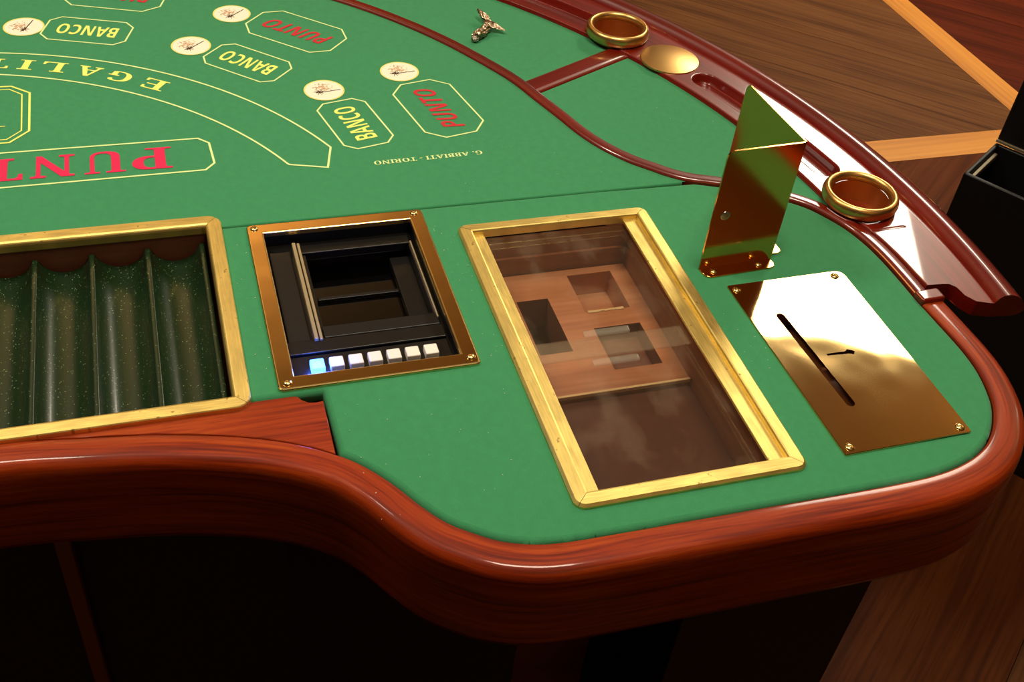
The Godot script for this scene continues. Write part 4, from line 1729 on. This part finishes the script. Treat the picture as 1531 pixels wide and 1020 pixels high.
func cups() -> void:
	var y := T + 0.0045
	var names := ["brass cup ring on the armrest next to the domed brass lid", "brass cup ring on the armrest behind the upright card holder"]
	for i in 2:
		var c := Vector3(RING_AT[i].x, y, RING_AT[i].y)
		var t := node_at("cup_ring", c, names[i], "cup holder", "brass cup rings let into the armrest")
		var st := begin()
		var tor := []
		for k in 15:
			var a := lerpf(-0.30 * PI, 1.02 * PI, k / 14.0)
			tor.append(Vector2(0.0342 + cos(a) * 0.0047, 0.0072 + sin(a) * 0.0072))
		lathe(st, Vector3.ZERO, [tor], 72)
		place("ring", st.commit(), M.satin_brass, t, c)
		st = begin()
		lathe(st, Vector3.ZERO, [[Vector2(0.0297, 0.0062), Vector2(0.0293, -0.05)], [Vector2(0.0293, -0.05), Vector2(0.0, -0.05)]], 64)
		place("cup_lining", st.commit(), M.bronze_inside, t, c)
	var c := Vector3(DISH_AT.x, y, DISH_AT.y)
	var t := node_at("brass_lid", c, "shallow domed brass lid on the armrest between cup ring and groove", "lid")
	var st := begin()
	var dome := [Vector2(0.0355, -0.0008), Vector2(0.0355, 0.0008), Vector2(0.0350, 0.0014)]
	var dome2 := []
	for k in 13:
		var s := 1.0 - k / 12.0
		dome2.append(Vector2(0.0350 * s, 0.0014 + 0.0034 * (1.0 - s * s)))
	lathe(st, Vector3.ZERO, [dome, dome2], 72)
	place("dome", st.commit(), M.satin_brass, t, c)


func blob(st: SurfaceTool, c: Vector3, size: Vector3, b: Basis, sd: int, amp: float, point: float) -> void:
	var n := noise_of(sd, 1.6, 3)
	var nu := 36
	var nv := 20
	var g := []
	for i in nu + 1:
		var row := []
		for j in nv + 1:
			var a := TAU * i / nu
			var e := PI * j / nv - PI / 2
			var d := Vector3(cos(e) * cos(a), sin(e), cos(e) * sin(a))
			var w := 1.0 - point * clampf(d.x, 0.0, 1.0) * 0.6
			var k := 1.0 + amp * n.get_noise_3d(d.x * 1.6, d.y * 1.6, d.z * 1.6)
			row.append(c + b * (Vector3(d.x * size.x * (1.0 + point * 0.35 * maxf(d.x, 0.0)), d.y * size.y * w, d.z * size.z * w) * k))
		g.append(row)
	for i in nu:
		for j in nv:
			var q := [g[i][j], g[i + 1][j], g[i + 1][j + 1], g[i][j + 1]]
			var ns := []
			for k in [[i, j], [i + 1, j], [i + 1, j + 1], [i, j + 1]]:
				var i0: int = (k[0] - 1 + nu) % nu
				var i1: int = (k[0] + 1) % nu
				var dv: Vector3 = g[k[0]][mini(k[1] + 1, nv)] - g[k[0]][maxi(k[1] - 1, 0)]
				var du: Vector3 = g[i1][k[1]] - g[i0][k[1]]
				var nn := dv.cross(du)
				var out: Vector3 = g[k[0]][k[1]] - c
				if nn.length_squared() < 1e-16:
					nn = out
				nn = nn.normalized()
				ns.append(nn if nn.dot(out) > 0 else -nn)
			tri(st, q[0], q[1], q[2], ns[0], ns[1], ns[2])
			tri(st, q[0], q[2], q[3], ns[0], ns[2], ns[3])


func ornament() -> void:
	var y := T
	var t := node_at("metal_ornament", Vector3(0.379, y, -1.188), "small crumpled bronze and silver metal ornament lying on the far felt", "ornament")
	var st := begin()
	blob(st, Vector3(0.3895, y + 0.0075, -1.192), Vector3(0.0120, 0.0026, 0.0062), Basis(Vector3.UP, deg_to_rad(-42)) * Basis(Vector3(0, 0, 1), -0.15), 21, 0.35, 1.0)
	put("leaf", st, M.aged_silver, t)
	st = begin()
	blob(st, Vector3(0.3845, y + 0.0085, -1.213), Vector3(0.0120, 0.0030, 0.0042), Basis(Vector3.UP, deg_to_rad(112)) * Basis(Vector3(0, 0, 1), 0.25), 22, 0.5, 0.3)
	put("leaf", st, M.aged_silver, t)
	st = begin()
	blob(st, Vector3(0.3690, y + 0.0058, -1.176), Vector3(0.0125, 0.0056, 0.0058), Basis(Vector3.UP, deg_to_rad(38)), 23, 0.6, 0.2)
	put("body", st, M.aged_silver, t)
	st = begin()
	blob(st, Vector3(0.3805, y + 0.0050, -1.190), Vector3(0.0060, 0.0048, 0.0050), Basis.IDENTITY, 24, 0.5, 0.0)
	put("clasp", st, M.aged_silver, t)
	st = begin()
	blob(st, Vector3(0.3605, y + 0.0030, -1.1665), Vector3(0.0042, 0.0030, 0.0036), Basis.IDENTITY, 25, 0.5, 0.0)
	put("knob", st, M.silver, t)


func bin_box() -> void:
	var H := 0.5
	var A := Vector3(1.2097, 0, -1.2087)
	var ev := Vector3(1.3260 - 1.2097, 0, -1.2842 + 1.2087)
	var wv := ev.length()
	ev = ev.normalized()
	var eu := Vector3(-ev.z, 0, ev.x)
	if eu.z < 0:
		eu = -eu
	var len := 0.42
	var b := Basis(ev, Vector3.UP, eu)
	var c := A + ev * wv * 0.5 + eu * len * 0.5
	var t := node_at("black_bin", c, "narrow black box with its lid standing open on the floor", "bin")
	var th := 0.008
	var st := begin()
	rbox(st, A + ev * (th * 0.5) + eu * len * 0.5 + Vector3(0, H * 0.5, 0), Vector3(th, H, len), 0.003, b)
	rbox(st, A + ev * (wv - th * 0.5) + eu * len * 0.5 + Vector3(0, H * 0.5, 0), Vector3(th, H, len), 0.003, b)
	rbox(st, A + ev * wv * 0.5 + eu * (th * 0.5) + Vector3(0, H * 0.5, 0), Vector3(wv, H, th), 0.003, b)
	rbox(st, A + ev * wv * 0.5 + eu * (len - th * 0.5) + Vector3(0, H * 0.5, 0), Vector3(wv, H, th), 0.003, b)
	rbox(st, c + Vector3(0, 0.012, 0), Vector3(wv - 0.004, 0.016, len - 0.004), 0.002, b)
	put("box_body", st, M.black_leather, t)
	st = begin()
	rbox(st, A + ev * (wv + 0.002) + eu * len * 0.5 + Vector3(0, H + 0.078, 0), Vector3(0.014, 0.150, len), 0.004, b)
	put("lid", st, M.black_leather, t)
	st = begin()
	rbox(st, A + ev * (wv + 0.002 - 0.008) + eu * len * 0.5 + Vector3(0, H + 0.006, 0), Vector3(0.005, 0.005, len), 0.001, b)
	put("hinge", st, M.pale_strip, t)
	st = begin()
	rbox(st, A + ev * wv * 0.47 + eu * (th + 0.004) + Vector3(0, H - 0.012, 0), Vector3(wv * 0.72, 0.010, 0.006), 0.001, b)
	put("metal_strip", st, M.pale_strip, t)


func lint() -> void:
	var st := begin()
	var areas := [[0.222, -0.82, 0.242, -0.62, 26], [0.10, -0.60, 0.23, -0.48, 24], [0.036, -0.82, 0.052, -0.63, 12], [0.44, -0.66, 0.466, -0.50, 9], [0.22, -0.98, 0.45, -0.86, 10], [0.52, -1.0, 0.58, -0.90, 3]]
	for q in areas:
		for i in q[4]:
			var s := rng.randf_range(0.00022, 0.00055)
			var p := Vector3(rng.randf_range(q[0], q[2]), T + 0.0015 if q[1] > -0.845 else T + 0.0004, rng.randf_range(q[1], q[3]))
			rbox(st, p, Vector3(s * 2.6, s, s), s * 0.4, Basis(Vector3.UP, rng.randf() * TAU))
	var o := put("lint_flecks", st, M.lint_white, self)
	tag(o, "tiny white lint flecks scattered over the green felt", "lint")
	o.set_meta("kind", "stuff")
